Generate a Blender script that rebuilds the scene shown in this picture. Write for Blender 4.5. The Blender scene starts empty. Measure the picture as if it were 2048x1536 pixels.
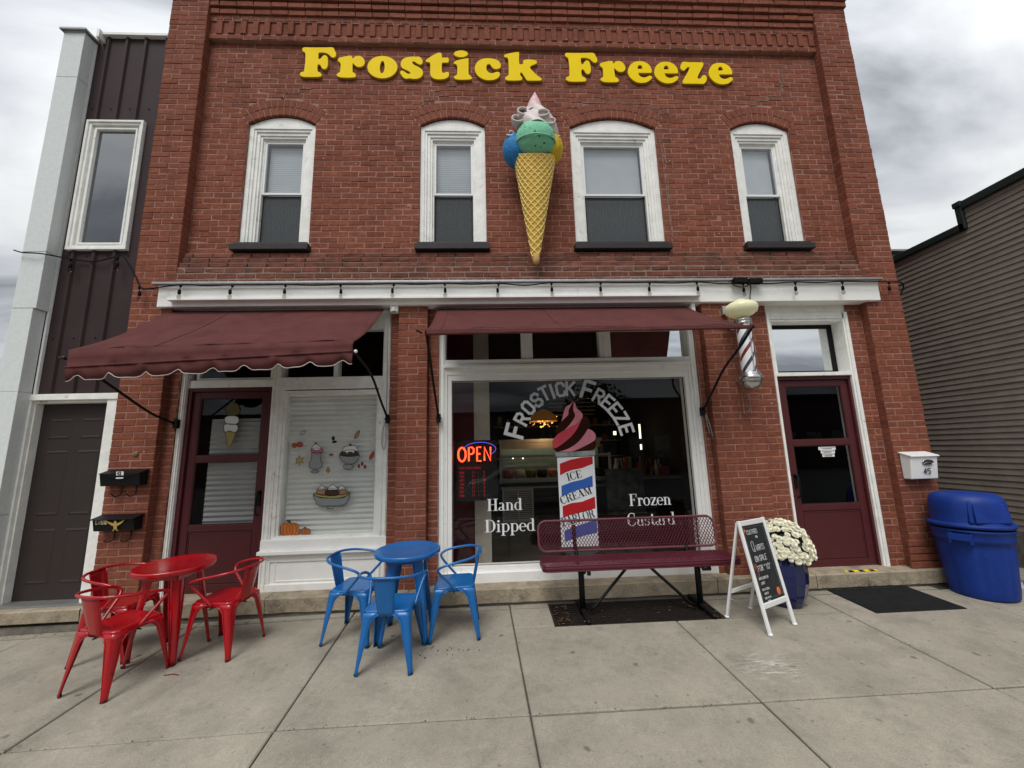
import bpy, bmesh, math, random
import numpy as np
from mathutils import Vector, Matrix
random.seed(7)
S = bpy.context.scene
COL = S.collection
R = math.radians
PI = math.pi

# ------------------------------------------------------------------ camera
YAW, PITCH, ROLL, FPX = R(2.7507), R(9.4163), R(-1.5435), 786.3
CAMP = Vector((0, -4.6, 1.6))
_cy, _sy, _cp, _sp = math.cos(YAW), math.sin(YAW), math.cos(PITCH), math.sin(PITCH)
_f = Vector((_sy*_cp, _cy*_cp, _sp)); _r = Vector((_cy, -_sy, 0)); _u = _r.cross(_f)
_cr, _sr = math.cos(ROLL), math.sin(ROLL)
CR = _r*_cr+_u*_sr; CU = _u*_cr-_r*_sr; CF = _f
cam = bpy.data.cameras.new('camera'); cam.lens = FPX/2048*36; cam.sensor_width = 36
cam.clip_start = .05; cam.clip_end = 600
co = bpy.data.objects.new('camera', cam); COL.objects.link(co)
m3 = Matrix((CR, CU, -CF)).transposed()
co.matrix_world = Matrix.Translation(CAMP) @ m3.to_4x4()
S.camera = co
S.render.resolution_x, S.render.resolution_y = 1024, 768

def at(px, py, Y):
    """point of the plane y=Y seen at a photo pixel"""
    d = CR*((px-1024)/FPX)+CU*((768-py)/FPX)+CF
    return CAMP + d*((Y-CAMP.y)/d.y)
def proj(p):
    d = Vector(p)-CAMP
    z = d.dot(CF)
    return (1024+FPX*d.dot(CR)/z, 768-FPX*d.dot(CU)/z)
def gz(x, y):
    return -0.045+.03*min(y, .5)-.02*max(0, -1.38-x)

# ------------------------------------------------------------------ world, sun, exposure
W = bpy.data.worlds.new('World'); S.world = W; W.use_nodes = True
nt = W.node_tree; N = nt.nodes; L = nt.links; N.clear()
def nn(t, **k):
    n = N.new(t)
    for a, b in k.items(): setattr(n, a, b)
    return n
SUN_EL, SUN_ROT = R(57), R(200)
out = nn('ShaderNodeOutputWorld')
sky = nn('ShaderNodeTexSky', sky_type='NISHITA', sun_disc=False, sun_elevation=SUN_EL, sun_rotation=SUN_ROT)
bg1 = nn('ShaderNodeBackground'); bg1.inputs[1].default_value = .08
L.new(sky.outputs[0], bg1.inputs[0])
tc = nn('ShaderNodeTexCoord'); sx = nn('ShaderNodeSeparateXYZ'); L.new(tc.outputs['Generated'], sx.inputs[0])
def mth(op, a, b=None):
    n = nn('ShaderNodeMath', operation=op)
    for i, v in enumerate((a, b)):
        if v is None: continue
        if isinstance(v, (int, float)): n.inputs[i].default_value = v
        else: L.new(v, n.inputs[i])
    return n.outputs[0]
zc = mth('ADD', mth('MAXIMUM', sx.outputs[2], 0.0), .22)
cx = nn('ShaderNodeCombineXYZ')
L.new(mth('DIVIDE', sx.outputs[0], zc), cx.inputs[0]); L.new(mth('DIVIDE', sx.outputs[1], zc), cx.inputs[1])
mp = nn('ShaderNodeMapping'); mp.inputs['Rotation'].default_value = (0, 0, R(32)); mp.inputs['Scale'].default_value = (.9, 2.0, 1)
mp.inputs['Location'].default_value = (3.1, 1.7, 0)
L.new(cx.outputs[0], mp.inputs[0])
n1 = nn('ShaderNodeTexNoise'); n1.inputs['Scale'].default_value = 1.1; n1.inputs['Detail'].default_value = 9; n1.inputs['Roughness'].default_value = .52; n1.inputs['Distortion'].default_value = .5
L.new(mp.outputs[0], n1.inputs[0])
cr = nn('ShaderNodeValToRGB')
cr.color_ramp.elements[0].position = .39; cr.color_ramp.elements[0].color = (.32, .335, .365, 1)
cr.color_ramp.elements[1].position = .62; cr.color_ramp.elements[1].color = (.88, .895, .90, 1)
e = cr.color_ramp.elements.new(.5); e.color = (.62, .64, .675, 1)
L.new(n1.outputs[0], cr.inputs[0])
bg2 = nn('ShaderNodeBackground')
# overcast luminance: the zenith of a cloudy sky is brighter than its horizon
L.new(mth('ADD', .40, mth('MULTIPLY', mth('MAXIMUM', sx.outputs[2], 0.0), .85)), bg2.inputs[1])
L.new(cr.outputs[0], bg2.inputs[0])
mx = nn('ShaderNodeMixShader'); mx.inputs[0].default_value = .93
L.new(bg1.outputs[0], mx.inputs[1]); L.new(bg2.outputs[0], mx.inputs[2]); L.new(mx.outputs[0], out.inputs[0])
sl = bpy.data.lights.new('sun', 'SUN'); sl.energy = 1.5; sl.angle = R(28); sl.color = (1, .97, .93)
so = bpy.data.objects.new('sun', sl); COL.objects.link(so)
sd = Vector((math.sin(SUN_ROT)*math.cos(SUN_EL), math.cos(SUN_ROT)*math.cos(SUN_EL), math.sin(SUN_EL)))
so.rotation_euler = sd.to_track_quat('Z', 'Y').to_euler()
S.view_settings.view_transform = 'Standard'; S.view_settings.look = 'None'
S.view_settings.exposure = .50; S.view_settings.gamma = 1
try: S.view_settings.use_curve_mapping = False
except Exception: pass

# ------------------------------------------------------------------ materials
def srgb(r, g, b):
    f = lambda c: ((c/255+.055)/1.055)**2.4 if c > 10 else c/255/12.92
    return (f(r), f(g), f(b), 1)
def mat(name, col, rough=.6, var=.12, scale=6, bump=0, bscale=60, metal=0, island=0, spec=.35, emit=None, coat=0, dirt=None, streak=0, fleck=None):
    """principled with noise-modulated colour; island = brightness variation per piece"""
    m = bpy.data.materials.new(name); m.use_nodes = True
    t = m.node_tree; n = t.nodes; l = t.links; n.clear()
    o = n.new('ShaderNodeOutputMaterial'); b = n.new('ShaderNodeBsdfPrincipled'); l.new(b.outputs[0], o.inputs[0])
    b.inputs['Roughness'].default_value = rough; b.inputs['Metallic'].default_value = metal
    b.inputs['Specular IOR Level'].default_value = spec
    if coat: b.inputs['Coat Weight'].default_value = coat; b.inputs['Coat Roughness'].default_value = .08
    tc = n.new('ShaderNodeNewGeometry')
    ns = n.new('ShaderNodeTexNoise'); ns.inputs['Scale'].default_value = scale; ns.inputs['Detail'].default_value = 6; ns.inputs['Roughness'].default_value = .6
    l.new(tc.outputs['Position'], ns.inputs[0])
    mr = n.new('ShaderNodeMapRange'); mr.inputs[1].default_value = .3; mr.inputs[2].default_value = .7
    mr.inputs[3].default_value = 1-var; mr.inputs[4].default_value = 1+var
    l.new(ns.outputs[0], mr.inputs[0])
    v = mr.outputs[0]
    if island:
        mi = n.new('ShaderNodeMapRange'); mi.inputs[3].default_value = 1-island; mi.inputs[4].default_value = 1+island
        l.new(tc.outputs['Random Per Island'], mi.inputs[0])
        mm = n.new('ShaderNodeMath'); mm.operation = 'MULTIPLY'; l.new(v, mm.inputs[0]); l.new(mi.outputs[0], mm.inputs[1]); v = mm.outputs[0]
    vm = n.new('ShaderNodeVectorMath'); vm.operation = 'SCALE'; vm.inputs[0].default_value = col[:3]
    l.new(v, vm.inputs['Scale'])
    c = vm.outputs[0]
    if dirt:
        dcol, dscale, lo, hi = dirt
        dn = n.new('ShaderNodeTexNoise'); dn.inputs['Scale'].default_value = dscale; dn.inputs['Detail'].default_value = 8; dn.inputs['Roughness'].default_value = .7
        l.new(tc.outputs['Position'], dn.inputs[0])
        dr = n.new('ShaderNodeMapRange'); dr.inputs[1].default_value = lo; dr.inputs[2].default_value = hi
        l.new(dn.outputs[0], dr.inputs[0])
        mxx = n.new('ShaderNodeMixRGB'); l.new(dr.outputs[0], mxx.inputs[0]); l.new(c, mxx.inputs[1]); mxx.inputs[2].default_value = dcol
        c = mxx.outputs[0]
    if streak:
        mpp = n.new('ShaderNodeMapping'); mpp.inputs['Scale'].default_value = (4.5, 4.5, .9); l.new(tc.outputs['Position'], mpp.inputs[0])
        sn = n.new('ShaderNodeTexNoise'); sn.inputs['Scale'].default_value = 1; sn.inputs['Detail'].default_value = 7; sn.inputs['Roughness'].default_value = .65; l.new(mpp.outputs[0], sn.inputs[0])
        sr = n.new('ShaderNodeMapRange'); sr.inputs[1].default_value = .50; sr.inputs[2].default_value = .74; sr.inputs[3].default_value = 1; sr.inputs[4].default_value = 1-streak; l.new(sn.outputs[0], sr.inputs[0])
        sv = n.new('ShaderNodeVectorMath'); sv.operation = 'SCALE'; l.new(c, sv.inputs[0]); l.new(sr.outputs[0], sv.inputs['Scale']); c = sv.outputs[0]
    if fleck:
        fcol, fsc, fr_ = fleck
        fv = n.new('ShaderNodeTexVoronoi'); fv.inputs['Scale'].default_value = fsc; l.new(tc.outputs['Position'], fv.inputs[0])
        fm = n.new('ShaderNodeMapRange'); fm.inputs[1].default_value = fr_*.7; fm.inputs[2].default_value = fr_; fm.inputs[3].default_value = 1; fm.inputs[4].default_value = 0; l.new(fv.outputs[0], fm.inputs[0])
        fx = n.new('ShaderNodeMixRGB'); l.new(fm.outputs[0], fx.inputs[0]); l.new(c, fx.inputs[1]); fx.inputs[2].default_value = fcol; c = fx.outputs[0]
    l.new(c, b.inputs['Base Color'])
    if bump:
        nb = n.new('ShaderNodeTexNoise'); nb.inputs['Scale'].default_value = bscale; nb.inputs['Detail'].default_value = 5
        l.new(tc.outputs['Position'], nb.inputs[0])
        bp = n.new('ShaderNodeBump'); bp.inputs['Strength'].default_value = bump; bp.inputs['Distance'].default_value = .01
        l.new(nb.outputs[0], bp.inputs['Height']); l.new(bp.outputs[0], b.inputs['Normal'])
    if emit:
        b.inputs['Emission Color'].default_value = emit[:3]+(1,) if len(emit) > 3 else emit
        b.inputs['Emission Strength'].default_value = emit[3]
    m['c'] = 0
    return m
def emis(name, col, s):
    m = bpy.data.materials.new(name); m.use_nodes = True; n = m.node_tree.nodes; n.clear()
    o = n.new('ShaderNodeOutputMaterial'); e = n.new('ShaderNodeEmission'); e.inputs[0].default_value = col; e.inputs[1].default_value = s
    m.node_tree.links.new(e.outputs[0], o.inputs[0]); return m
def glass(name, tint=(1, 1, 1), k=1.0, base=0.0, wav=0.0, rough=0.0):
    m = bpy.data.materials.new(name); m.use_nodes = True; t = m.node_tree; n = t.nodes; l = t.links; n.clear()
    o = n.new('ShaderNodeOutputMaterial'); mixn = n.new('ShaderNodeMixShader'); tr = n.new('ShaderNodeBsdfTransparent'); gl = n.new('ShaderNodeBsdfGlossy')
    tr.inputs[0].default_value = tint+(1,); gl.inputs['Roughness'].default_value = rough; gl.inputs[0].default_value = (.95, .98, 1, 1)
    fr = n.new('ShaderNodeFresnel'); fr.inputs[0].default_value = 1.5
    ma = n.new('ShaderNodeMath'); ma.operation = 'MULTIPLY_ADD'; ma.use_clamp = True; ma.inputs[1].default_value = k; ma.inputs[2].default_value = base
    gb = n.new('ShaderNodeNewGeometry'); inv = n.new('ShaderNodeMath'); inv.operation = 'SUBTRACT'; inv.inputs[0].default_value = 1; l.new(gb.outputs['Backfacing'], inv.inputs[1])
    mu = n.new('ShaderNodeMath'); mu.operation = 'MULTIPLY'; l.new(ma.outputs[0], mu.inputs[0]); l.new(inv.outputs[0], mu.inputs[1])   # the rear face of a thin pane does not trap light
    l.new(fr.outputs[0], ma.inputs[0]); l.new(mu.outputs[0], mixn.inputs[0]); l.new(tr.outputs[0], mixn.inputs[1]); l.new(gl.outputs[0], mixn.inputs[2]); l.new(mixn.outputs[0], o.inputs[0])
    if wav:
        g = n.new('ShaderNodeNewGeometry'); nb = n.new('ShaderNodeTexNoise'); nb.inputs['Scale'].default_value = 3; l.new(g.outputs['Position'], nb.inputs[0])
        bp = n.new('ShaderNodeBump'); bp.inputs['Strength'].default_value = wav; bp.inputs['Distance'].default_value = .02
        l.new(nb.outputs[0], bp.inputs['Height']); l.new(bp.outputs[0], gl.inputs['Normal'])
    return m

M = {}
M['brick'] = mat('painted_brick', (.225, .077, .048, 1), .8, .22, 22, .7, 70, island=.14, spec=.08, streak=.30, fleck=((.55, .50, .45, 1), 5.5, .045), dirt=((.13, .042, .028, 1), 1.7, .54, .9))
M['brick_old'] = mat('bare_brick', (.175, .062, .042, 1), .85, .3, 14, .9, 60, island=.22, spec=.2, dirt=((.07, .05, .04, 1), 4, .5, .75))
M['mortar'] = mat('painted_mortar', (.36, .20, .155, 1), .9, .3, 12, .4, 120, spec=.2, dirt=((.20, .075, .05, 1), 6, .48, .70))
M['mortar_old'] = mat('grey_mortar', (.26, .19, .15, 1), .9, .25, 12, .5, 120, spec=.2)
M['white'] = mat('white_paint', (.86, .86, .825, 1), .5, .05, 5, .12, 40, dirt=((.42, .40, .34, 1), 5, .6, .85))
M['white_old'] = mat('weathered_white_paint', (.84, .84, .795, 1), .55, .1, 8, .3, 50, dirt=((.26, .25, .22, 1), 9, .6, .8))
M['vinyl'] = mat('white_vinyl', (.80, .81, .80, 1), .35, .03, 5)
M['maroon'] = mat('maroon_paint', (.080, .0165, .019, 1), .42, .06, 5, .03, 60)
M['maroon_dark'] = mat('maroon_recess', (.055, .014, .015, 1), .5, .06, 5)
M['sill'] = mat('dark_brown_sill', (.026, .020, .021, 1), .6, .2, 9, .3, 50)
M['fabric'] = mat('maroon_awning_fabric', (.104, .036, .034, 1), .85, .14, 3, .35, 10, spec=.1, streak=.25, dirt=((.13, .055, .052, 1), 5, .55, .9))
M['piping'] = mat('cream_piping', (.55, .5, .45, 1), .7)
M['black'] = mat('black_metal', (.006, .006, .007, 1), .5, .15, 9, spec=.2)
M['brown_metal'] = mat('brown_iron', (.02, .010, .009, 1), .5, .15, 9)
M['cable'] = mat('black_rubber', (.008, .008, .008, 1), .7, spec=.1)
M['concrete'] = None
M['red'] = mat('red_enamel', (.37, .0020, .008, 1), .26, .10, 6, .06, 20, spec=.4, coat=.4, dirt=((.16, .004, .006, 1), 16, .60, .74))
M['blue'] = mat('blue_enamel', (.008, .125, .38, 1), .32, .10, 6, .06, 20, spec=.4, coat=.2, dirt=((.012, .05, .12, 1), 16, .60, .74))
M['rubber'] = mat('black_foot_rubber', (.01, .01, .01, 1), .7)
M['bench'] = mat('maroon_plastisol', (.105, .016, .030, 1), .42, .08, 8)
M['bench_rim'] = mat('maroon_plastisol_rim', (.15, .040, .055, 1), .38, .06, 8)
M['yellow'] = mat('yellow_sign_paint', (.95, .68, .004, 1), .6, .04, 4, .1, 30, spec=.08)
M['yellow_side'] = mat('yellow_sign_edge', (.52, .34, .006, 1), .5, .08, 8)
M['chrome'] = mat('polished_metal', (.55, .55, .55, 1), .22, .05, 5, metal=1)
M['galv'] = mat('galvanised_metal', (.4, .4, .4, 1), .45, .15, 9, metal=.8)
M['bin'] = mat('blue_plastic', (.006, .034, .23, 1), .5, .12, 4, .15, 9, spec=.3, dirt=((.03, .07, .28, 1), 26, .60, .72), streak=.2)
M['cobalt'] = mat('cobalt_glaze', (.003, .008, .075, 1), .10, .2, 4, coat=.6)
M['grey_panel'] = mat('grey_stucco_panel', (.68, .715, .70, 1), .8, .06, 30, .25, 150)
M['brown_sheet'] = mat('brown_steel_sheet', (.043, .027, .028, 1), .6, .10, 2, spec=.15)
M['door_brown'] = mat('dark_brown_door', (.031, .022, .020, 1), .6, .06, 4, .05, 40)
M['siding'] = mat('taupe_vinyl_siding', (.215, .185, .155, 1), .7, .12, 7, .15, 60, spec=.2)
M['trim_green'] = mat('dark_green_trim', (.014, .024, .021, 1), .5)
M['stone'] = mat('stone_step', (.34, .285, .205, 1), .85, .25, 7, .8, 40, dirt=((.08, .07, .06, 1), 5, .52, .8))
M['asphalt'] = mat('asphalt', (.05, .05, .05, 1), .9, .2, 8, .6, 200)
M['mat'] = mat('black_rubber_mat', (.014, .015, .016, 1), .85, .3, 14, .6, 250, spec=.15)
M['pit'] = mat('pit_dark', (.012, .010, .009, 1), .9)
M['rust'] = mat('rusty_steel', (.016, .0105, .008, 1), .75, .4, 25, .5, 80)
M['leaf'] = mat('dark_green_leaf', (.018, .035, .010, 1), .6, .3, 30, island=.4)
M['petal'] = mat('cream_petal', (.88, .86, .70, 1), .6, .06, 20, island=.12)
M['petal_mid'] = mat('flower_centre', (.62, .55, .16, 1), .6)
M['cone'] = mat('waffle_cone', (.70, .44, .065, 1), .6, .12, 6, .2, 40)
M['cone_rib'] = mat('waffle_rib', (.92, .72, .24, 1), .6, .10, 9, .2, 40)
M['board'] = mat('chalkboard', (.018, .020, .021, 1), .6, .35, 9)
M['chalk'] = mat('chalk', (.6, .6, .6, 1), .9, .3, 60)
M['chalk_orange'] = mat('orange_chalk', (.6, .14, .05, 1), .9, .3, 60)
M['print_white'] = mat('white_vinyl_print', (.86, .87, .87, 1), .6, .02)
M['print_grey'] = mat('grey_vinyl_print', (.50, .51, .52, 1), .5, .05)
M['print_black'] = mat('black_vinyl_print', (.010, .010, .012, 1), .6)
M['gold'] = mat('gold_emblem', (.65, .45, .14, 1), .35, .1, 9, metal=.6)
M['clearglass'] = glass('shop_glass', (.97, .97, .96), .85, .0)
M['upperglass'] = glass('upper_glass', (.95, .97, .98), 1.5, .03, 0)
M['film'] = glass('reflective_glass', (.25, .27, .28), 3.5, .68, 0)
M['sideglass'] = glass('neighbour_glass', (.10, .12, .14), 2.0, .14, .04)
M['blind'] = mat('white_blind', (.85, .87, .87, 1), .6, .04)
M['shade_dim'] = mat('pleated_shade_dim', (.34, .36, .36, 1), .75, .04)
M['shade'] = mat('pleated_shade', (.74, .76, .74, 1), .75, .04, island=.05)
M['screen'] = None
M['int_wall'] = mat('interior_wall', (.030, .023, .018, 1), .9, .1)
M['int_red'] = mat('interior_red', (.085, .005, .007, 1), .8, .1)
M['int_floor'] = mat('interior_floor', (.07, .06, .04, 1), .6, .4, 16)
M['int_dark'] = mat('interior_dark', (.004, .004, .004, 1), .8)
M['int_pale'] = mat('interior_pale', (.55, .50, .42, 1), .7)
M['bulb'] = glass('bulb_glass', (.75, .72, .68), .6, .0)

def screen_mat():
    m = bpy.data.materials.new('insect_screen'); m.use_nodes = True; t = m.node_tree; n = t.nodes; l = t.links; n.clear()
    o = n.new('ShaderNodeOutputMaterial'); mixn = n.new('ShaderNodeMixShader'); tr = n.new('ShaderNodeBsdfTransparent'); d = n.new('ShaderNodeBsdfDiffuse')
    d.inputs[0].default_value = (.11, .12, .125, 1)
    g = n.new('ShaderNodeNewGeometry'); wv = n.new('ShaderNodeTexWave'); wv.inputs['Scale'].default_value = 9; wv.inputs['Distortion'].default_value = 9; wv.inputs['Detail'].default_value = 2
    l.new(g.outputs['Position'], wv.inputs[0]); mr = n.new('ShaderNodeMapRange'); mr.inputs[3].default_value = .42; mr.inputs[4].default_value = .66
    l.new(wv.outputs[1], mr.inputs[0]); l.new(mr.outputs[0], mixn.inputs[0]); l.new(tr.outputs[0], mixn.inputs[1]); l.new(d.outputs[0], mixn.inputs[2]); l.new(mixn.outputs[0], o.inputs[0]); return m
M['screen'] = screen_mat()

def concrete_mat():
    m = bpy.data.materials.new('sidewalk_concrete'); m.use_nodes = True; t = m.node_tree; n = t.nodes; l = t.links; n.clear()
    o = n.new('ShaderNodeOutputMaterial'); b = n.new('ShaderNodeBsdfPrincipled'); l.new(b.outputs[0], o.inputs[0])
    b.inputs['Roughness'].default_value = .85; b.inputs['Specular IOR Level'].default_value = .3
    g = n.new('ShaderNodeNewGeometry'); oi = n.new('ShaderNodeObjectInfo')
    def noise(sc, det=6, rg=.6, vec=None):
        x = n.new('ShaderNodeTexNoise'); x.inputs['Scale'].default_value = sc; x.inputs['Detail'].default_value = det; x.inputs['Roughness'].default_value = rg
        l.new(vec or g.outputs['Position'], x.inputs[0]); return x.outputs[0]
    def mr(v, a, b_, c, d):
        x = n.new('ShaderNodeMapRange'); x.inputs[1].default_value = a; x.inputs[2].default_value = b_; x.inputs[3].default_value = c; x.inputs[4].default_value = d; l.new(v, x.inputs[0]); return x.outputs[0]
    def mul(a, b_):
        x = n.new('ShaderNodeMath'); x.operation = 'MULTIPLY'
        l.new(a, x.inputs[0])
        if isinstance(b_, float): x.inputs[1].default_value = b_
        else: l.new(b_, x.inputs[1])
        return x.outputs[0]
    v = mul(mr(noise(1.6, 7), .3, .7, .82, 1.14), mr(noise(120, 3, .7), .25, .75, .74, 1.26))
    v = mul(v, mr(noise(14, 8, .75), .3, .7, .88, 1.10))
    v = mul(v, mr(oi.outputs['Random'], 0, 1, .94, 1.06))
    # small dark stains
    nw = n.new('ShaderNodeTexNoise'); nw.inputs['Scale'].default_value = 18; l.new(g.outputs['Position'], nw.inputs[0])
    va = n.new('ShaderNodeVectorMath'); va.operation = 'MULTIPLY_ADD'; va.inputs[1].default_value = (.05, .05, .05); l.new(nw.outputs[1], va.inputs[0]); l.new(g.outputs['Position'], va.inputs[2])
    for vs_, lo_r, hi_r, dk, kp in ((1.9, .025, .055, .52, .30), (4.7, .03, .07, .62, .22), (11, .04, .10, .75, .35)):
        vo = n.new('ShaderNodeTexVoronoi'); vo.voronoi_dimensions = '2D'; vo.inputs['Scale'].default_value = vs_; l.new(va.outputs[0], vo.inputs['Vector'])
        base_ = mr(vo.outputs[0], lo_r, hi_r, dk, 1.0)
        # only some cells carry a spot
        sel = n.new('ShaderNodeSeparateColor'); l.new(vo.outputs['Color'], sel.inputs[0])
        keep = mr(sel.outputs[0], kp, kp+.02, 0, 1)
        mxs = n.new('ShaderNodeMath'); mxs.operation = 'MAXIMUM'; l.new(base_, mxs.inputs[0]); l.new(keep, mxs.inputs[1])
        v = mul(v, mxs.outputs[0])
    # broad grime
    v = mul(v, mr(noise(2.9, 8, .7), .50, .68, 1.0, .78)); v = mul(v, mr(noise(7, 10, .82), .57, .72, 1.0, .66)); v = mul(v, mr(noise(38, 6, .7), .62, .74, 1.0, .80))
    vm = n.new('ShaderNodeVectorMath'); vm.operation = 'SCALE'; vm.inputs[0].default_value = (.325, .297, .240); l.new(v, vm.inputs['Scale'])
    # chalky scuff near x=2.0 y=-1.4
    sp = n.new('ShaderNodeVectorMath'); sp.operation = 'SUBTRACT'; sp.inputs[1].default_value = (2.07, -1.37, -.085); l.new(g.outputs['Position'], sp.inputs[0])
    sc2 = n.new('ShaderNodeVectorMath'); sc2.operation = 'MULTIPLY'; sc2.inputs[1].default_value = (3.2, 4.0, 1); l.new(sp.outputs[0], sc2.inputs[0])
    ln = n.new('ShaderNodeVectorMath'); ln.operation = 'LENGTH'; l.new(sc2.outputs[0], ln.inputs[0])
    fall = mr(ln.outputs['Value'], .25, 1.0, 1, 0)
    mp_ = n.new('ShaderNodeMapping'); mp_.inputs['Rotation'].default_value = (0, 0, .5); mp_.inputs['Scale'].default_value = (9, 45, 9); l.new(g.outputs['Position'], mp_.inputs[0])
    sf = mul(mr(noise(1, 6, .7, mp_.outputs[0]), .50, .62, 0, .8), fall)
    mixc = n.new('ShaderNodeMixRGB'); l.new(sf, mixc.inputs[0]); l.new(vm.outputs[0], mixc.inputs[1]); mixc.inputs[2].default_value = (.62, .61, .56, 1)
    l.new(mixc.outputs[0], b.inputs['Base Color'])
    bp = n.new('ShaderNodeBump'); bp.inputs['Strength'].default_value = .45; bp.inputs['Distance'].default_value = .006
    l.new(noise(140, 4, .7), bp.inputs['Height']); l.new(bp.outputs[0], b.inputs['Normal'])
    return m
M['concrete'] = concrete_mat()

# ------------------------------------------------------------------ mesh helpers
class MB:
    def __init__(s): s.v = []; s.f = []; s.sm = []
    def add(s, vs, fs, smooth=False):
        o = len(s.v); s.v += [tuple(v) for v in vs]; s.f += [tuple(i+o for i in f) for f in fs]; s.sm += [smooth]*len(fs); return s
    def box(s, x0, x1, y0, y1, z0, z1, rot=0, c=None):
        vs = [(x, y, z) for z in (z0, z1) for y in (y0, y1) for x in (x0, x1)]
        if rot:
            cx_, cy_ = c or ((x0+x1)/2, (y0+y1)/2); a, b = math.cos(rot), math.sin(rot)
            vs = [(cx_+(x-cx_)*a-(y-cy_)*b, cy_+(x-cx_)*b+(y-cy_)*a, z) for x, y, z in vs]
        return s.add(vs, [(0, 2, 3, 1), (4, 5, 7, 6), (0, 1, 5, 4), (2, 6, 7, 3), (0, 4, 6, 2), (1, 3, 7, 5)])
    def prism(s, pts, d, smooth=False):
        """pts: 3d polygon, extruded by vector d"""
        n = len(pts); d = Vector(d); a = [Vector(p) for p in pts]
        vs = a+[p+d for p in a]
        return s.add(vs, [tuple(range(n)), tuple(range(2*n-1, n-1, -1))]+[(i, i+n, (i+1) % n+n, (i+1) % n) for i in range(n)], smooth)
    def lathe(s, prof, c=(0, 0, 0), n=24, axis='z', smooth=True, cap=True):
        vs = []; fs = []
        for r, z in prof:
            for i in range(n):
                a = 2*PI*i/n; x, y = r*math.cos(a), r*math.sin(a)
                p = (x, y, z) if axis == 'z' else ((z, x, y) if axis == 'x' else (x, z, y))
                vs.append((c[0]+p[0], c[1]+p[1], c[2]+p[2]))
        for k in range(len(prof)-1):
            for i in range(n):
                j = (i+1) % n; fs.append((k*n+i, k*n+j, (k+1)*n+j, (k+1)*n+i))
        s.add(vs, fs, smooth)
        if cap:
            o = len(s.v)-len(vs)
            s.f.append(tuple(o+i for i in range(n-1, -1, -1))); s.f.append(tuple(o+(len(prof)-1)*n+i for i in range(n))); s.sm += [False, False]
        return s
    def tube(s, pts, r, n=8, cap=True, closed=False):
        pts = [Vector(p) for p in pts]; m = len(pts); rr = r if isinstance(r, (list, tuple)) else [r]*m
        vs = []; fs = []; prev = None
        for i, p in enumerate(pts):
            if closed: t = pts[(i+1) % m]-pts[i-1]
            else: t = pts[min(i+1, m-1)]-pts[max(i-1, 0)]
            if t.length < 1e-9: t = Vector((0, 0, 1))
            t.normalize()
            if prev is None:
                up = Vector((0, 0, 1)) if abs(t.z) < .9 else Vector((1, 0, 0))
                a = t.cross(up).normalized()
            else: a = (prev-t*prev.dot(t)).normalized()
            prev = a; b = t.cross(a)
            for k in range(n):
                q = 2*PI*k/n; vs.append(p+(a*math.cos(q)+b*math.sin(q))*rr[i])
        for i in range(m if closed else m-1):
            j = (i+1) % m
            for k in range(n): fs.append((i*n+k, i*n+(k+1) % n, j*n+(k+1) % n, j*n+k))
        s.add(vs, fs, True)
        if cap and not closed:
            o = len(s.v)-len(vs); s.f.append(tuple(o+k for k in range(n-1, -1, -1))); s.f.append(tuple(o+(m-1)*n+k for k in range(n))); s.sm += [False]*2
        return s
    def grid(s, P, smooth=True, thick=0):
        """P[i][j] points"""
        a, b = len(P), len(P[0]); vs = [p for row in P for p in row]
        s.add(vs, [(i*b+j, i*b+j+1, (i+1)*b+j+1, (i+1)*b+j) for i in range(a-1) for j in range(b-1)], smooth); return s
    def ball(s, c, r, n=12, m=8, sc=(1, 1, 1), jit=0):
        vs = []; 
        for i in range(m+1):
            th = PI*i/m
            for k in range(n):
                a = 2*PI*k/n; q = 1+(random.uniform(-jit, jit) if jit else 0)
                vs.append((c[0]+r*q*sc[0]*math.sin(th)*math.cos(a), c[1]+r*q*sc[1]*math.sin(th)*math.sin(a), c[2]+r*q*sc[2]*math.cos(th)))
        fs = [(i*n+k, (i+1)*n+k, (i+1)*n+(k+1) % n, i*n+(k+1) % n) for i in range(m) for k in range(n)]
        return s.add(vs, fs, True)
    def mesh(s, name, m):
        me = bpy.data.meshes.new(name); me.from_pydata(s.v, [], s.f)
        me.polygons.foreach_set('use_smooth', s.sm)
        if m: me.materials.append(M[m] if isinstance(m, str) else m)
        me.update(); return me
    def build(s, name, m, parent=None, bevel=0, solid=0, kind=None, label=None, sub=0):
        o = bpy.data.objects.new(name, s.mesh(name, m)); COL.objects.link(o)
        if parent is not None: o.parent = parent
        if solid:
            md = o.modifiers.new('solid', 'SOLIDIFY'); md.thickness = solid; md.offset = 0
        if bevel:
            md = o.modifiers.new('bevel', 'BEVEL'); md.width = bevel; md.segments = 2; md.limit_method = 'ANGLE'; md.angle_limit = R(40)
        if sub:
            md = o.modifiers.new('sub', 'SUBSURF'); md.levels = md.render_levels = sub
        if kind: o['kind'] = kind
        if label: o['label'] = label
        return o
def tag(o, label, cat, group=None):
    o['label'] = label; o['category'] = cat
    if group: o['group'] = group
    return o
def empty(name, loc=(0, 0, 0), rz=0, label=None, cat=None, group=None):
    o = bpy.data.objects.new(name, None); COL.objects.link(o); o.location = loc; o.rotation_euler = (0, 0, rz); o.empty_display_size = .1
    if label: tag(o, label, cat, group)
    return o
def inst(src, name, parent, loc=(0, 0, 0), rot=(0, 0, 0), sc=1):
    o = bpy.data.objects.new(name, src.data if isinstance(src, bpy.types.Object) else src); COL.objects.link(o); o.parent = parent; o.location = loc; o.rotation_euler = rot
    o.scale = (sc, sc, sc) if isinstance(sc, (int, float)) else sc; return o
def copy_tree(o, parent=None):
    c = o.copy(); COL.objects.link(c)
    if parent is not None: c.parent = parent
    for ch in list(o.children): copy_tree(ch, c)
    return c
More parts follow.
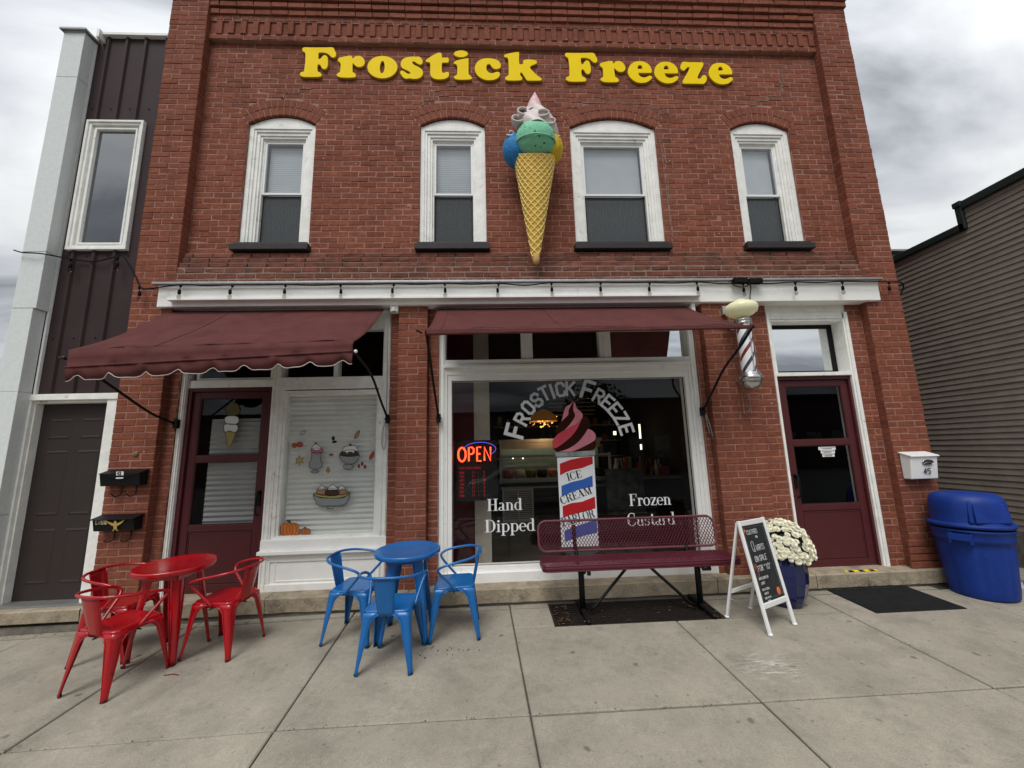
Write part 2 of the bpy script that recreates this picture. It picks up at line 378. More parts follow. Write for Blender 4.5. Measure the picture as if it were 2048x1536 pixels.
def smooth_path(P, n=6, closed=False):
    P = [Vector(p) for p in P]; out_ = []; m = len(P)
    rng = range(m) if closed else range(m-1)
    for i in rng:
        p0 = P[(i-1) % m] if closed or i > 0 else P[0]*2-P[1]
        p1 = P[i]; p2 = P[(i+1) % m]; p3 = P[(i+2) % m] if closed or i < m-2 else P[-1]*2-P[-2]
        for k in range(n):
            t = k/n; out_.append(.5*((2*p1)+(p2-p0)*t+(2*p0-5*p1+4*p2-p3)*t*t+(3*p1-p0-3*p2+p3)*t**3))
    if not closed: out_.append(P[-1])
    return out_
def curve_mesh(name, loops, y, depth, m, parent, bevel=0, sides=None):
    """closed 2d loops (x,z) -> solid plate whose front is at y-depth/2 ... facing -Y"""
    cu = bpy.data.curves.new(name, 'CURVE'); cu.dimensions = '2D'; cu.fill_mode = 'BOTH'; cu.extrude = depth/2; cu.bevel_depth = bevel; cu.bevel_resolution = 1
    for lp in loops:
        sp = cu.splines.new('POLY'); sp.points.add(len(lp)-1)
        for i, (x, z) in enumerate(lp): sp.points[i].co = (x, z, 0, 1)
        sp.use_cyclic_u = True
    tmp = bpy.data.objects.new('tmp', cu); COL.objects.link(tmp)
    dg = bpy.context.evaluated_depsgraph_get(); dg.update()
    me = bpy.data.meshes.new_from_object(tmp.evaluated_get(dg)); bpy.data.objects.remove(tmp)
    me.transform(Matrix(((1, 0, 0, 0), (0, 0, -1, y), (0, 1, 0, 0), (0, 0, 0, 1))))
    me.materials.clear(); me.materials.append(M[m])
    if sides:
        me.materials.append(M[sides])
        for p in me.polygons:
            if abs(p.normal.y) < .5: p.material_index = 1
    o = bpy.data.objects.new(name, me); COL.objects.link(o)
    if parent is not None: o.parent = parent
    return o

# ------------------------------------------------------------------ ground
g = MB(); g.box(-150, 150, -5.75, 80, -.7, -.30); g.build('ground', 'asphalt', kind='structure')
g = MB(); g.box(-150, 150, -60, -6.0, -.7, -.34); g.build('road', 'asphalt', kind='structure')
kb = MB(); kb.box(-40, 40, -5.98, -5.72, -.6, -.19); kb.build('kerb', 'concrete', bevel=.02, kind='structure')
pv = empty('pavement'); pv['kind'] = 'structure'
XL = [(-9.1, -9.0), (-7.6, -7.5), (-6.1, -6.0), (-4.60, -4.56), (-3.045, -3.010), (-1.485, -1.412), (.143, .200), (1.705, 1.742), (3.380, 3.384), (4.885, 4.93), (6.45, 6.5), (8.0, 8.05), (9.6, 9.6), (11.1, 11.1)]
def xl(i, y): a, b = XL[i]; return a+(b-a)*(-y-.4)/1.35
YR = [(-.03, -.155), (-.155, -1.75), (-1.75, -3.25), (-3.25, -4.75), (-4.75, -5.71)]
GX0, GX1, GY0, GY1 = .545, 2.21, -.075, -.575     # the grate's hole
def slab(x00, x10, x01, x11, ya, yb):
    """x00,x10 left/right at ya ; x01,x11 left/right at yb"""
    gp = .006; s = MB(); gy = .0085; c = [(x00+gp, ya-gy), (x10-gp, ya-gy), (x11-gp, yb+gy), (x01+gp, yb+gy)]
    h = random.uniform(-.003, .003)
    top = [Vector((x, y, gz(x, y)+h)) for x, y in c]; cc = sum(top, Vector())/4
    ins = [p+(cc-p).normalized()*.010 for p in top]; lo = [p-Vector((0, 0, .007)) for p in top]; bt = [p-Vector((0, 0, .10)) for p in top]
    s.add(ins+lo+bt, [(3, 2, 1, 0)]+[(i, (i+1) % 4, (i+1) % 4+4, i+4) for i in range(4)]+[(i+4, (i+1) % 4+4, (i+1) % 4+8, i+8) for i in range(4)])
    s.build('slab', 'concrete', pv)
for i in range(len(XL)-1):
    for j, (ya, yb) in enumerate(YR):
        if i >= 9 and j == 0: continue
        a, b, c, d = xl(i, ya), xl(i+1, ya), xl(i, yb), xl(i+1, yb)
        if i in (6, 7) and j == 1:      # cut round the grate
            l0, r0 = (a, GX0) if i == 6 else (GX1, b)
            slab(l0, r0, l0 if i == 7 else xl(6, GY1), r0 if i == 6 else xl(8, GY1), ya, GY1) if (r0-l0) > .05 else None
            slab(xl(i, GY1), xl(i+1, GY1), c, d, GY1, yb)
        elif i in (6, 7) and j == 0:
            if i == 6: slab(a, GX0, c, GX0, ya, yb)
            else: slab(GX1, b, GX1, d, ya, yb)
        else: slab(a, b, c, d, ya, yb)
jb = MB()
for xa, xb in ((-9.2, GX0-.0), (GX1, 11.3)):
    n_ = 12
    for k in range(n_):
        x0, x1 = xa+(xb-xa)*k/n_, xa+(xb-xa)*(k+1)/n_
        jb.add([(x0, -.0, gz(x0, 0)-.016), (x1, -.0, gz(x1, 0)-.016), (x1, -5.72, gz(x1, -5.72)-.016), (x0, -5.72, gz(x0, -5.72)-.016)], [(3, 2, 1, 0)])
jb.add([(GX0, GY1-.01, gz(0, GY1)-.016), (GX1, GY1-.01, gz(0, GY1)-.016), (GX1, -5.72, gz(0, -5.72)-.016), (GX0, -5.72, gz(0, -5.72)-.016)], [(3, 2, 1, 0)])
jb.build('joint_bed', mat('joint_dirt', (.085, .075, .06, 1), .95, .4, 30), pv)
al = MB()      # alley beside the building and slabs going back
al.box(5.0, 40, .0, 60, -.3, -.052); al.build('alley', mat('alley_concrete', (.24, .225, .195, 1), .9, .2, 4, .4, 60), kind='structure')

# ------------------------------------------------------------------ brick building
bld = empty('brick_building', (0, 0, 0), 0, 'two-storey red brick shop building with maroon awnings and yellow lettering', 'building')
H = .0768
BR = []      # (verts, faces, centre, material)
def brick(x0, x1, z0, z1, yf, dep, rough=.0016, matn='brick'):
    j = lambda: random.uniform(-rough, rough)
    b = .004+abs(j()); yj = yf+random.uniform(-.0025, .0025)
    o = [(x0, z0), (x1, z0), (x1, z1), (x0, z1)]
    fr = [(x0+b+j(), yj+j(), z0+b+j()), (x1-b+j(), yj+j(), z0+b+j()), (x1-b+j(), yj+j(), z1-b+j()), (x0+b+j(), yj+j(), z1-b+j())]
    md = [(x+j(), yj+b, z+j()) for x, z in o]; bk = [(x, yf+dep, z) for x, z in o]
    fs = [(0, 1, 2, 3)]+[(i+4, (i+1) % 4+4, (i+1) % 4, i) for i in range(4)]+[(i+8, (i+1) % 4+8, (i+1) % 4+4, i+4) for i in range(4)]
    BR.append((fr+md+bk, fs, ((x0+x1)/2, yf, (z0+z1)/2), matn, (x1-x0)))
def courses(x0, x1, z0, z1, yf, dep, cut=None, Lb=.2286, gap=.0085, seed=0, rough=.0021, matn='brick', hdr=()):
    k0 = int(round((z0)/H)); n = int(round((z1-z0)/H)); hh = (z1-z0)/n
    for k in range(n):
        za, zb = z0+k*hh+gap/2, z0+(k+1)*hh-gap/2*(2.4 if matn == 'brick_old' else 1); zm = (za+zb)/2
        l_ = Lb/2 if k in hdr else Lb
        off = ((k+k0+seed) % 2)*l_/2+random.uniform(-.012, .012)
        x = x0-off-l_; xs = []
        while x < x1+l_: xs.append(x+random.uniform(-.004, .004)); x += l_
        iv = [(x0, x1)]
        for c in (cut or []):
            r = c(zm)
            if not r: continue
            nv = []
            for a, b in iv:
                if r[1] <= a or r[0] >= b: nv.append((a, b)); continue
                if r[0] > a: nv.append((a, r[0]))
                if r[1] < b: nv.append((r[1], b))
            iv = nv
        for a, b in iv:
            e_ = [a]+[q for q in xs if a+.05 < q < b-.05]+[b]
            for p, q in zip(e_[:-1], e_[1:]):
                ga = 0 if p == a else gap/2; gb = 0 if q == b else gap/2
                brick(p+ga, q-gb, za, zb, yf, dep, rough, matn)
# --- upper windows: centre, half opening, rise
WIN = [(-2.74, .438, .135), (-.485, .438, .135), (1.717, .602, .16), (3.815, .425, .13)]
ZS, ZB = 5.955, 4.225
def arch_cut(c, h, rise):
    Rr = (h*h+rise*rise)/(2*rise); zc_ = ZS+rise-Rr; Ro = Rr+.245; tn = h/(ZS-zc_)
    def f(z):
        if z < ZB-.14 or z > zc_+Ro: return None
        if z < ZB-.045: return None
        if z < ZB: return (c-h-.03, c+h+.03)
        if z < ZS: return (c-h, c+h)
        e_ = min(math.sqrt(max(0, Ro*Ro-(z-zc_)**2)), h+(z-ZS)*tn)
        return (c-e_, c+e_)
    return f
cuts = [arch_cut(*w) for w in WIN]
courses(-3.765, 4.795, 4.09, 7.20, .12, .02, cuts, seed=1)
# pilasters (full-depth corner bricks)
for xa, xb in ((-4.25, -3.77), (4.80, 5.28)):
    courses(xa, xb, .13, 7.875, 0, .115, seed=0)
# corner returns behind the pilaster front bricks are closed by the pilaster cores
# ground-floor piers
courses(-3.765, -3.665, .13, 3.345, .10, .03, seed=1)
courses(-1.125, -.78, .13, 3.345, 0, .10, seed=1); courses(-1.24, -1.13, .13, 3.345, .10, .03, seed=0); courses(-.775, -.665, .13, 3.345, .10, .03, seed=0)
courses(2.625, 3.225, .13, 3.345, 0, .10, seed=0); courses(2.56, 2.62, .13, 3.345, .10, .03); courses(3.23, 3.515, .13, 3.345, .10, .03, seed=1)
courses(4.60, 4.795, .13, 3.345, .10, .03, seed=1)
# small corbelled footing of the right pilaster
for k, y_ in enumerate((-.035, -.028, -.02, -.010)):
    courses(4.74+k*.012, 5.28+.02-k*.004, .13+k*H, .13+(k+1)*H, y_, .03, seed=k)
# corbel table over the fascia (bare, rough brick)
CB = [(3.635, 3.712, -.004, -3.90, 4.93, (0,)), (3.712, 3.789, -.002, -3.88, 4.92, ()), (3.789, 3.864, .004, -3.80, 4.85, ()), (3.864, 3.94, .022, -3.77, 4.80, ()), (3.94, 4.014, .045, -3.77, 4.80, ()), (4.014, 4.088, .072, -3.77, 4.80, ())]
for k, (za, zb, y_, xa, xb, hd) in enumerate(CB):
    courses(xa, xb, za, zb, y_, .06, seed=k, rough=.0045 if k > 1 else .003, matn='brick_old', hdr=hd, gap=.010)
# cornice
courses(-3.765, 4.795, 7.20, 7.277, .06, .07, seed=0)
courses(-3.765, 4.795, 7.505, 7.58, .06, .07, seed=1, hdr=(0,))
for k, (za, y_, xa, xb) in enumerate(((7.585, .036, -3.765, 4.795), (7.685, .015, -3.765, 4.795), (7.785, -.006, -3.765, 4.795), (7.885, -.035, -4.26, 5.29), (7.975, -.05, -4.26, 5.29), (8.055, -.05, -4.26, 5.29), (8.135, -.05, -4.26, 5.29), (8.215, -.08, -4.26, 5.29), (8.3, -.08, -4.26, 5.29))):
    courses(xa, xb, za, za+.088, y_, .12, seed=k)
# soldier course: every brick a part of its own
sold = []
x = -3.755; k = 0
while x < 4.72:
    w = .0745; yf = .050 if k % 2 else .078
    n0 = len(BR); brick(x, x+w, 7.285+random.uniform(-.003, .003), 7.495, yf, .05); sold.append(BR.pop())
    x += .0792+random.uniform(-.001, .001); k += 1
# arch voussoirs
vous = []
for c, h, rise in WIN:
    Rr = (h*h+rise*rise)/(2*rise); zc_ = ZS+rise-Rr; a1 = math.asin(h/Rr)
    for ring in range(2):
        ra = Rr+ring*.121+.002; rb = ra+.112; n = int(round(2*a1*(ra+.05)/.082)); off = 0
        for q in range(n):
            t0, t1 = -a1+2*a1*q/n+.005/ra, -a1+2*a1*(q+1)/n-.005/ra
            yf = .117+random.uniform(-.002, .003); bb = .003
            P4 = [(t0, ra), (t1, ra), (t1, rb), (t0, rb)]
            cen_t, cen_r = (t0+t1)/2, (ra+rb)/2
            fr = []; md = []; bk = []
            for t_, r_ in P4:
                ti = t_+(cen_t-t_)*.08; ri = r_+(cen_r-r_)*.06
                fr.append((c+math.sin(ti)*ri, yf, zc_+math.cos(ti)*ri)); md.append((c+math.sin(t_)*r_, yf+.004, zc_+math.cos(t_)*r_)); bk.append((c+math.sin(t_)*r_, .25, zc_+math.cos(t_)*r_))
            fs = [(0, 1, 2, 3)]+[(i+4, (i+1) % 4+4, (i+1) % 4, i) for i in range(4)]+[(i+8, (i+1) % 4+8, (i+1) % 4+4, i+4) for i in range(4)]
            vous.append((fr+md+bk, fs, (c, .12, zc_+ra), 'brick', .08))
def piece(name, t):
    me = bpy.data.meshes.new(name); me.from_pydata(t[0], [], t[1]); me.materials.append(M[t[3]])
    o = bpy.data.objects.new(name, me); COL.objects.link(o); o.parent = bld; return o
for t in sold: piece('soldier_brick', t)
for t in vous: piece('arch_brick', t)
def area(t):
    c = t[2]; a = proj((c[0]-t[4]/2, c[1], c[2])); b = proj((c[0]+t[4]/2, c[1], c[2]+H))
    if not (0 < a[0] < 2048 and 0 < a[1] < 1536): return 0
    return abs((a[0]-b[0])*(a[1]-b[1]))
order = sorted(range(len(BR)), key=lambda i: -area(BR[i]))
own = set(order[:300])
for i in order[:300]: piece('brick', BR[i])
for mn in ('brick', 'brick_old'):
    s = MB()
    for i, t in enumerate(BR):
        if i in own or t[3] != mn: continue
        s.add(t[0], t[1])
    s.build('brickwork' if mn == 'brick' else 'corbel_brickwork', mn, bld, kind='stuff')
# --- masonry behind the bricks
mo = MB()
def bed(x0, x1, z0, z1, y0=.1238, y1=.34): mo.box(x0, x1, y0, y1, z0, z1)
xs_ = [-3.77]
for c, h, r_ in WIN: xs_ += [c-h, c+h]
xs_.append(4.80)
bed(-3.77, 4.80, 4.09, ZB)
for i in range(0, len(xs_), 2): bed(xs_[i], xs_[i+1], ZB, ZS)
for i, (c, h, rise) in enumerate(WIN):
    Rr = (h*h+rise*rise)/(2*rise); zc_ = ZS+rise-Rr; a1 = math.asin(h/Rr)
    xa_ = np.linspace(c-h, c+h, 17); za_ = [zc_+math.sqrt((Rr+.004)**2-(x_-c)**2) for x_ in xa_]
    for q_ in range(16): mo.prism([(xa_[q_], .1238, za_[q_]), (xa_[q_+1], .1238, za_[q_+1]), (xa_[q_+1], .1238, 6.4), (xa_[q_], .1238, 6.4)], (0, .216, 0))
for i in range(0, len(xs_), 2): bed(xs_[i], xs_[i+1], ZS, 6.4)
bed(-3.77, 4.80, 6.4, 7.20)
bed(-3.77, 4.80, 7.20, 7.28, .0645); bed(-3.77, 4.80, 7.28, 7.50, .083); bed(-3.77, 4.80, 7.50, 8.4, .0645)
mo.box(-4.25, 5.28, .0, .07, 7.885, 8.39)
for xa, xb in ((-4.25, -3.77), (4.80, 5.28)): mo.box(xa+.005, xb-.005, .0042, .34, .13, 7.885)
for xa, xb in ((-3.77, -3.665), (-1.24, -1.13), (-.775, -.66), (2.555, 2.62), (3.23, 3.52), (4.60, 4.80)): mo.box(xa, xb, .1042, .34, .13, 3.36)
mo.box(-1.121, -.784, .0042, .34, .13, 3.36); mo.box(2.629, 3.221, .0042, .34, .13, 3.36)
mo.build('mortar_bed', 'mortar', bld)
m2 = MB()
for za, zb, y_, xa, xb, hd in CB: m2.box(xa+.004, xb-.004, y_+(.018 if za > 3.8 else .005), .34, za, zb+(0 if zb < 4.08 else .001))
m2.build('corbel_mortar', 'mortar_old', bld)
core = MB()
core.box(-4.24, 5.27, .36, 12, 3.42, 8.3)
core.box(-4.24, -4.06, .34, 12, -.2, 3.42); core.box(5.10, 5.27, .34, 12, -.2, 3.42); core.box(-4.06, 5.10, 11.8, 12, -.2, 3.42)
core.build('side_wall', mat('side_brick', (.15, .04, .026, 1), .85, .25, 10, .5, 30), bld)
# window niches are closed by dark boxes in front of the core (y .34-.36)
rf = MB(); rf.box(-4.30, 5.33, -.12, 12.05, 8.39, 8.47); rf.build('roof', 'trim_green', bld, bevel=.01)
# caulk line on the left edge
ck = MB()
pts = []
ck.tube([(-4.262+random.uniform(-.003, .003), .045, z) for z in np.arange(2.3, 7.9, .06)], .009, 6)
ck.build('caulk_line', 'white', bld)

# grey repair mortar in the zigzag cracks over the arches
REP = [[(566,200),(563,192),(572,190),(575,184),(590,184),(598,180),(622,176)], [(842,207),(852,199),(866,196),(868,184),(880,183)], [(878,192),(897,190)], [(893,172),(910,171),(912,164),(912,150)], [(925,96),(925,108),(932,122)],
       [(1128,219),(1150,211),(1180,205),(1215,203),(1262,203),(1300,212),(1322,219),(1318,236)], [(1200,196),(1206,190),(1215,180)], [(1322,222),(1336,224),(1336,214)], [(1330,300),(1332,330),(1345,331)], [(1336,360),(1338,395)], [(1500,212),(1535,192),(1560,186),(1566,160),(1562,140)],
       [(1316,262),(1323,300),(1330,360),(1340,440),(1346,478)]]
rp = MB()
for pl in REP:
    W_ = [at(a, b, .1165) for a, b in pl]
    for a, b in zip(W_[:-1], W_[1:]):
        # follow the joints: horizontal then vertical runs
        n_ = max(1, int(abs(b.z-a.z)/H))
        x, z = a.x, round((a.z-4.09)/.07776)*.07776+4.09
        for k in range(n_+1):
            xn = a.x+(b.x-a.x)*(k+1)/(n_+1); zn = round((a.z+(b.z-a.z)*(k+1)/(n_+1)-4.09)/.07776)*.07776+4.09
            w_ = random.uniform(.004, .007)
            rp.box(min(x, xn)-w_, max(x, xn)+w_, .1155, .125, z-w_, z+w_)
            if abs(zn-z) > .01: rp.box(xn-w_, xn+w_, .1150, .125, min(z, zn), max(z, zn))
            x, z = xn, zn
rp.build('repair_mortar', mat('repair_mortar', (.21, .155, .125, 1), .9, .4, 20), bld, kind='stuff')
# ---- upper windows
def ring(mb, x0, x1, z0, z1, w, y0, y1, wb=None, bottom=True):
    wb = w if wb is None else wb
    mb.box(x0, x0+w, y0, y1, z0, z1); mb.box(x1-w, x1, y0, y1, z0, z1); mb.box(x0+w, x1-w, y0, y1, z1-w, z1)
    if bottom: mb.box(x0+w, x1-w, y0, y1, z0, z0+wb)
def upper_window(i, c, h, rise):
    w = empty('window'); w.parent = bld
    w['label'] = ['white sash window at far left of upper floor with mini blinds', 'white sash window between second sign letter group and cone', 'wide white sash window right of the ice cream cone', 'white sash window nearest the right pilaster'][i]
    f = MB(); x0, x1 = c-h+.004, c+h-.004; zt = 5.962
    Rr = (h*h+rise*rise)/(2*rise); zc_ = ZS+rise-Rr; a1 = math.asin(h/Rr)
    # arched head board
    arc = [(c+math.sin(t)*(Rr-.012), .158, zc_+math.cos(t)*(Rr-.012)) for t in np.linspace(a1*.985, -a1*.985, 14)]
    f.prism([(x0, .158, zt-.004), (x1, .158, zt-.004)]+arc, (0, .10, 0))
    lv = [(0, .052, .155), (.052, .03, .168), (.082, .040, .185), (.122, .028, .20), (.150, .022, .225)]
    for a, ww, y in lv: ring(f, x0+a, x1-a, ZB, zt-a*1.08, ww+.003, y, .30, bottom=False)
    f.build('frame', 'white_old', w, bevel=.003)
    sx0, sx1 = x0+.17, x1-.17; st = 5.775; mid = 5.01
    s_ = MB(); ring(s_, sx0, sx1, mid-.02, st, .030, .232, .262); s_.build('upper_sash', 'vinyl', w, bevel=.002)
    s_ = MB(); ring(s_, sx0, sx1, ZB, mid-.02, .032, .268, .295); s_.build('lower_sash', 'print_black', w, bevel=.002)
    p = MB(); p.box(sx0+.028, sx1-.028, .245, .249, mid+.008, st-.028); p.build('pane', 'upperglass', w)
    p = MB(); p.box(sx0+.03, sx1-.03, .280, .283, ZB+.03, mid-.05); p.build('pane', 'upperglass', w)
    p = MB(); p.box(sx0+.03, sx1-.03, .264, .265, ZB+.01, mid-.03); p.build('insect_screen', 'screen', w)
    b = MB(); z = ZB+.02; tilt = .012 if i < 2 else .016
    while z < st-.03:
        hs_ = .0205 if i < 2 else .0202
        b.add([(sx0+.03, .322, z), (sx1-.03, .322, z), (sx1-.03, .314, z+hs_), (sx0+.03, .314, z+hs_)], [(0, 1, 2, 3)]); z += .0290 if i < 2 else .0214
    b.build('blind', 'blind', w, kind='stuff')
    d = MB(); d.box(x0, x1, .345, .358, ZB-.02, 6.1); d.build('room_backing', 'int_dark', w)
    sl_ = MB(); sl_.box(c-h-.035, c+h+.035, .025, .21, ZB-.115, ZB-.035); sl_.box(c-h-.01, c+h+.01, .06, .26, ZB-.035, ZB+.0)
    sl_.build('sill', 'sill', w, bevel=.006)
    return w
for i, wv in enumerate(WIN): upper_window(i, *wv)

# ---- white fascia beam, flashing, awning board
fb = MB(); fb.box(-3.91, 4.95, -.05, .16, 3.345, 3.603); fb.build('fascia_beam', 'white', bld, bevel=.008)
fb = MB(); fb.box(-3.95, 4.97, -.105, .0, 3.606, 3.632); fb.build('flashing', 'galv', bld, bevel=.004)
fb = MB(); fb.box(-3.90, 4.94, -.075, -.045, 3.572, 3.604); fb.build('fascia_moulding', 'white', bld, bevel=.006)
fb = MB(); fb.box(-3.745, 2.575, -.118, -.048, 3.400, 3.432); fb.build('awning_board', 'white', bld, bevel=.004)
fb = MB(); fb.box(-3.66, 2.56, .16, .30, 3.25, 3.36); fb.box(3.52, 4.60, .12, .30, 3.24, 3.36); fb.build('header_board', 'white_old', bld)

# ---- left shopfront (door, mullion, window, transoms)
def moulded(mb, x0, x1, z0, z1, y, d=.16):
    """vertical casing with stepped mouldings"""
    w = x1-x0; mb.box(x0, x1, y, y+d, z0, z1)
    mb.box(x0+w*.12, x0+w*.30, y-.012, y+.001, z0, z1); mb.box(x0+w*.62, x0+w*.8, y-.012, y+.001, z0, z1)
lf = MB()
moulded(lf, -3.668, -3.612, .105, 3.25, .135); moulded(lf, -2.625, -2.535, .105, 3.25, .135); moulded(lf, -1.335, -1.238, .105, 3.25, .135)
lf.box(-3.612, -2.625, .17, .30, 2.415, 2.505); lf.box(-2.535, -1.335, .15, .30, 2.415, 2.52); lf.box(-2.535, -1.335, .165, .30, 2.30, 2.36)
lf.box(-3.612, -1.335, .16, .30, 3.12, 3.252)
lf.box(-1.935, -1.885, .175, .30, 2.52, 3.12)
ring(lf, -2.535, -1.335, .66, 2.415, .042, .150, .30); ring(lf, -2.493, -1.377, .62, 2.36, .028, .172, .30)
lf.build('shopfront_frame', 'white_old', bld, bevel=.003)
bh = MB(); bh.box(-2.625, -1.238, .118, .30, .555, .672); bh.box(-2.64, -1.225, .085, .30, .515, .556); bh.build('window_sill', 'white', bld, bevel=.006)
bh = MB(); bh.box(-2.60, -1.24, .155, .30, .105, .516)
ring(bh, -2.60, -1.24, .105, .516, .085, .140, .16); ring(bh, -2.47, -1.37, .22, .44, .016, .148, .158); bh.box(-2.60, -1.24, .128, .16, .105, .20)
bh.build('bulkhead_panel', 'white', bld, bevel=.004)
def pane(parent, x0, x1, z0, z1, y, m='clearglass', th=.004, name='pane'):
    p = MB(); p.box(x0, x1, y, y+th, z0, z1); return p.build(name, m, parent)
wl = empty('window'); wl.parent = bld; wl['label'] = 'shop window with pleated shade and dessert stickers'
pane(wl, -2.468, -1.402, .648, 2.335, .20)
z = .66; k = 0
slm = MB(); slm.add([(0, 0, .031), (1, 0, .031), (1, .022, .0155), (0, .022, .0155), (0, 0, 0), (1, 0, 0)], [(0, 1, 2, 3), (3, 2, 5, 4)]); slm = slm.mesh('shade_pleat', 'shade')
z = .69
while z < 2.31:
    o = inst(slm, 'shade_pleat', wl, (-2.44 if z < 1.75 else -2.465, .262, z+.0), (0, 0, 0), (1.045 if z < 1.75 else 1.07, 1, 1.9)); z += .0592
k_ = MB(); k_.box(-2.47, -2.36, .29, .295, .66, 2.33); k_.build('shade_rear', 'shade', wl)
tr = empty('transom_window'); tr.parent = bld
pane(tr, -3.612, -2.625, 2.505, 3.12, .235); pane(tr, -2.535, -1.935, 2.52, 3.12, .235); pane(tr, -1.885, -1.335, 2.52, 3.12, .235)
rg = MB(); ring(rg, -3.55, -2.66, 2.505, 3.12, .03, .20, .26); rg.build('frame', 'white_old', tr)

def storm_door(x0, x1, z0, z1, y, hx, label, flip=1):
    d = empty('door'); d.parent = bld; d['label'] = label
    fr = MB(); ring(fr, x0, x1, z0, z1, .045, y-.03, y+.06, bottom=False); fr.box(x0, x1, y-.035, y+.06, z0-.03, z0); fr.build('door_frame', 'maroon', d, bevel=.004)
    lx0, lx1, lz0, lz1 = x0+.048, x1-.048, z0+.004, z1-.048
    st = .085; g0, gm, g1 = z0+.735, z0+1.475, lz1-.075
    lf_ = MB(); lf_.box(lx0, lx0+st, y, y+.035, lz0, lz1); lf_.box(lx1-st, lx1, y, y+.035, lz0, lz1)
    lf_.box(lx0+st, lx1-st, y, y+.035, g1, lz1); lf_.box(lx0+st, lx1-st, y, y+.035, gm-.035, gm+.035); lf_.box(lx0+st, lx1-st, y, y+.035, g0-.07, g0)
    lf_.box(lx0+st, lx1-st, y, y+.035, lz0, lz0+.10)
    lf_.box(lx0+st, lx1-st, y+.010, y+.035, lz0+.10, g0-.07)
    ring(lf_, lx0+st+.012, lx1-st-.012, lz0+.112, g0-.085, .008, y+.004, y+.012)
    lf_.build('door_leaf', 'maroon', d, bevel=.004)
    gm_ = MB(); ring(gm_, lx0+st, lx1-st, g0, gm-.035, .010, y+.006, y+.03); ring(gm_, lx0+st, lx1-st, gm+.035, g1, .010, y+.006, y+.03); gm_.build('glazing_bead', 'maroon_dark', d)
    pane(d, lx0+st+.008, lx1-st-.008, g0+.008, gm-.043, y+.02); pane(d, lx0+st+.008, lx1-st-.008, gm+.043, g1-.008, y+.02)
    h = MB(); h.box(hx-.018, hx+.018, y-.012, y, z0+.93, z0+1.10); h.tube(smooth_path([(hx, y-.01, z0+1.07), (hx, y-.05, z0+1.06), (hx, y-.06, z0+1.0), (hx, y-.05, z0+.85), (hx, y-.012, z0+.83)], 4), .009, 8); h.ball((hx, y-.03, z0+1.085), .02)
    h.build('handle', 'black', d)
    return d
dl = storm_door(-3.610, -2.627, .108, 2.415, .20, -2.715, 'maroon storm door behind the red table')
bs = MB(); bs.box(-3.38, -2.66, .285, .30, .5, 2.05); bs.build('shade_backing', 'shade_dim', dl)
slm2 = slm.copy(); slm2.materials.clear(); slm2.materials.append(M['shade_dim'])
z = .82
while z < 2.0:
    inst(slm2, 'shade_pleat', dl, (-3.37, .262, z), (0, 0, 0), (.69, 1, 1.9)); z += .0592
ds = MB(); ds.box(-3.66, -1.22, .07, .36, .085, .108); ds.build('threshold', 'stone', bld)

# ---- right shopfront
rf_ = MB()
moulded(rf_, -.664, -.583, .105, 3.25, .140); moulded(rf_, 2.475, 2.558, .105, 3.25, .140)
rf_.box(-.583, 2.475, .150, .30, 2.515, 2.600); rf_.box(-.600, 2.492, .120, .30, 2.600, 2.632); rf_.box(-.583, 2.475, .150, .30, 2.632, 2.690)
rf_.box(-.583, 2.475, .150, .30, 3.085, 3.252)
for xa, xb in ((.358, .500), (1.35, 1.495)): rf_.box(xa, xb, .175, .30, 2.690, 3.085); rf_.box((xa+xb)/2-.02, (xa+xb)/2+.02, .160, .18, 2.690, 3.085)
ring(rf_, -.583, 2.475, .20, 2.520, .075, .160, .30, wb=.095); ring(rf_, -.585, 2.477, .108, 2.700, .025, .145, .30)
rf_.box(-.664, 2.558, .115, .30, .105, .235)
rf_.build('shopfront_frame', 'white', bld, bevel=.003)
ws = empty('window'); ws.parent = bld; ws['label'] = 'large plate glass shop window with lettering'
pane(ws, -.508, 2.40, .29, 2.45, .222, th=.006)
gk = MB(); ring(gk, -.512, 2.404, .288, 2.450, .008, .206, .226); gk.build('gasket', 'black', ws)
t2 = empty('transom_window'); t2.parent = bld; t2['label'] = 'three-light transom above the large shop window'
for xa, xb in ((-.583, .358), (.50, 1.35)): pane(t2, xa, xb, 2.69, 3.085, .235)
pane(t2, 1.495, 2.475, 2.69, 3.085, .235, 'film')

# ---- right door and transom
rd = MB()
moulded(rd, 4.585, 4.68-.08, .108, 3.25, .115) if False else None
rd.box(3.522, 3.552, .095, .36, .108, 3.245); rd.box(4.560, 4.602, .088, .36, .108, 3.245); rd.box(4.540, 4.562, .105, .36, .108, 3.245)
rd.box(3.552, 4.56, .105, .36, 3.165, 3.245); rd.box(3.552, 4.54, .120, .36, 3.135, 3.165); rd.box(3.552, 4.54, .10, .34, 2.415, 2.46); rd.box(3.552, 3.60, .13, .36, 2.46, 3.165)
rd.build('door_casing', 'white_old', bld, bevel=.003)
t3 = empty('transom_window'); t3.parent = bld; t3['label'] = 'sky-reflecting transom above the right door'
q = MB(); ring(q, 3.60, 4.54, 2.46, 3.135, .05, .285, .32); q.build('frame', 'black', t3)
pane(t3, 3.65, 4.49, 2.51, 3.085, .30, 'film')
storm_door(3.556, 4.558, .108, 2.415, .165, 3.655, 'maroon storm door beside the blue trash can')
nt_ = MB()
for k, (a, b, z) in enumerate(((4.00, 4.22, 1.488), (4.025, 4.205, 1.447), (4.04, 4.195, 1.405))): nt_.box(a, b, .158+k*.001, .16+k*.001, z, z+.038)
tag(nt_.build('paper_notice', 'print_white'), 'three stacked strips of white printed paper stuck on the right door glass', 'notice')
tx = MB()
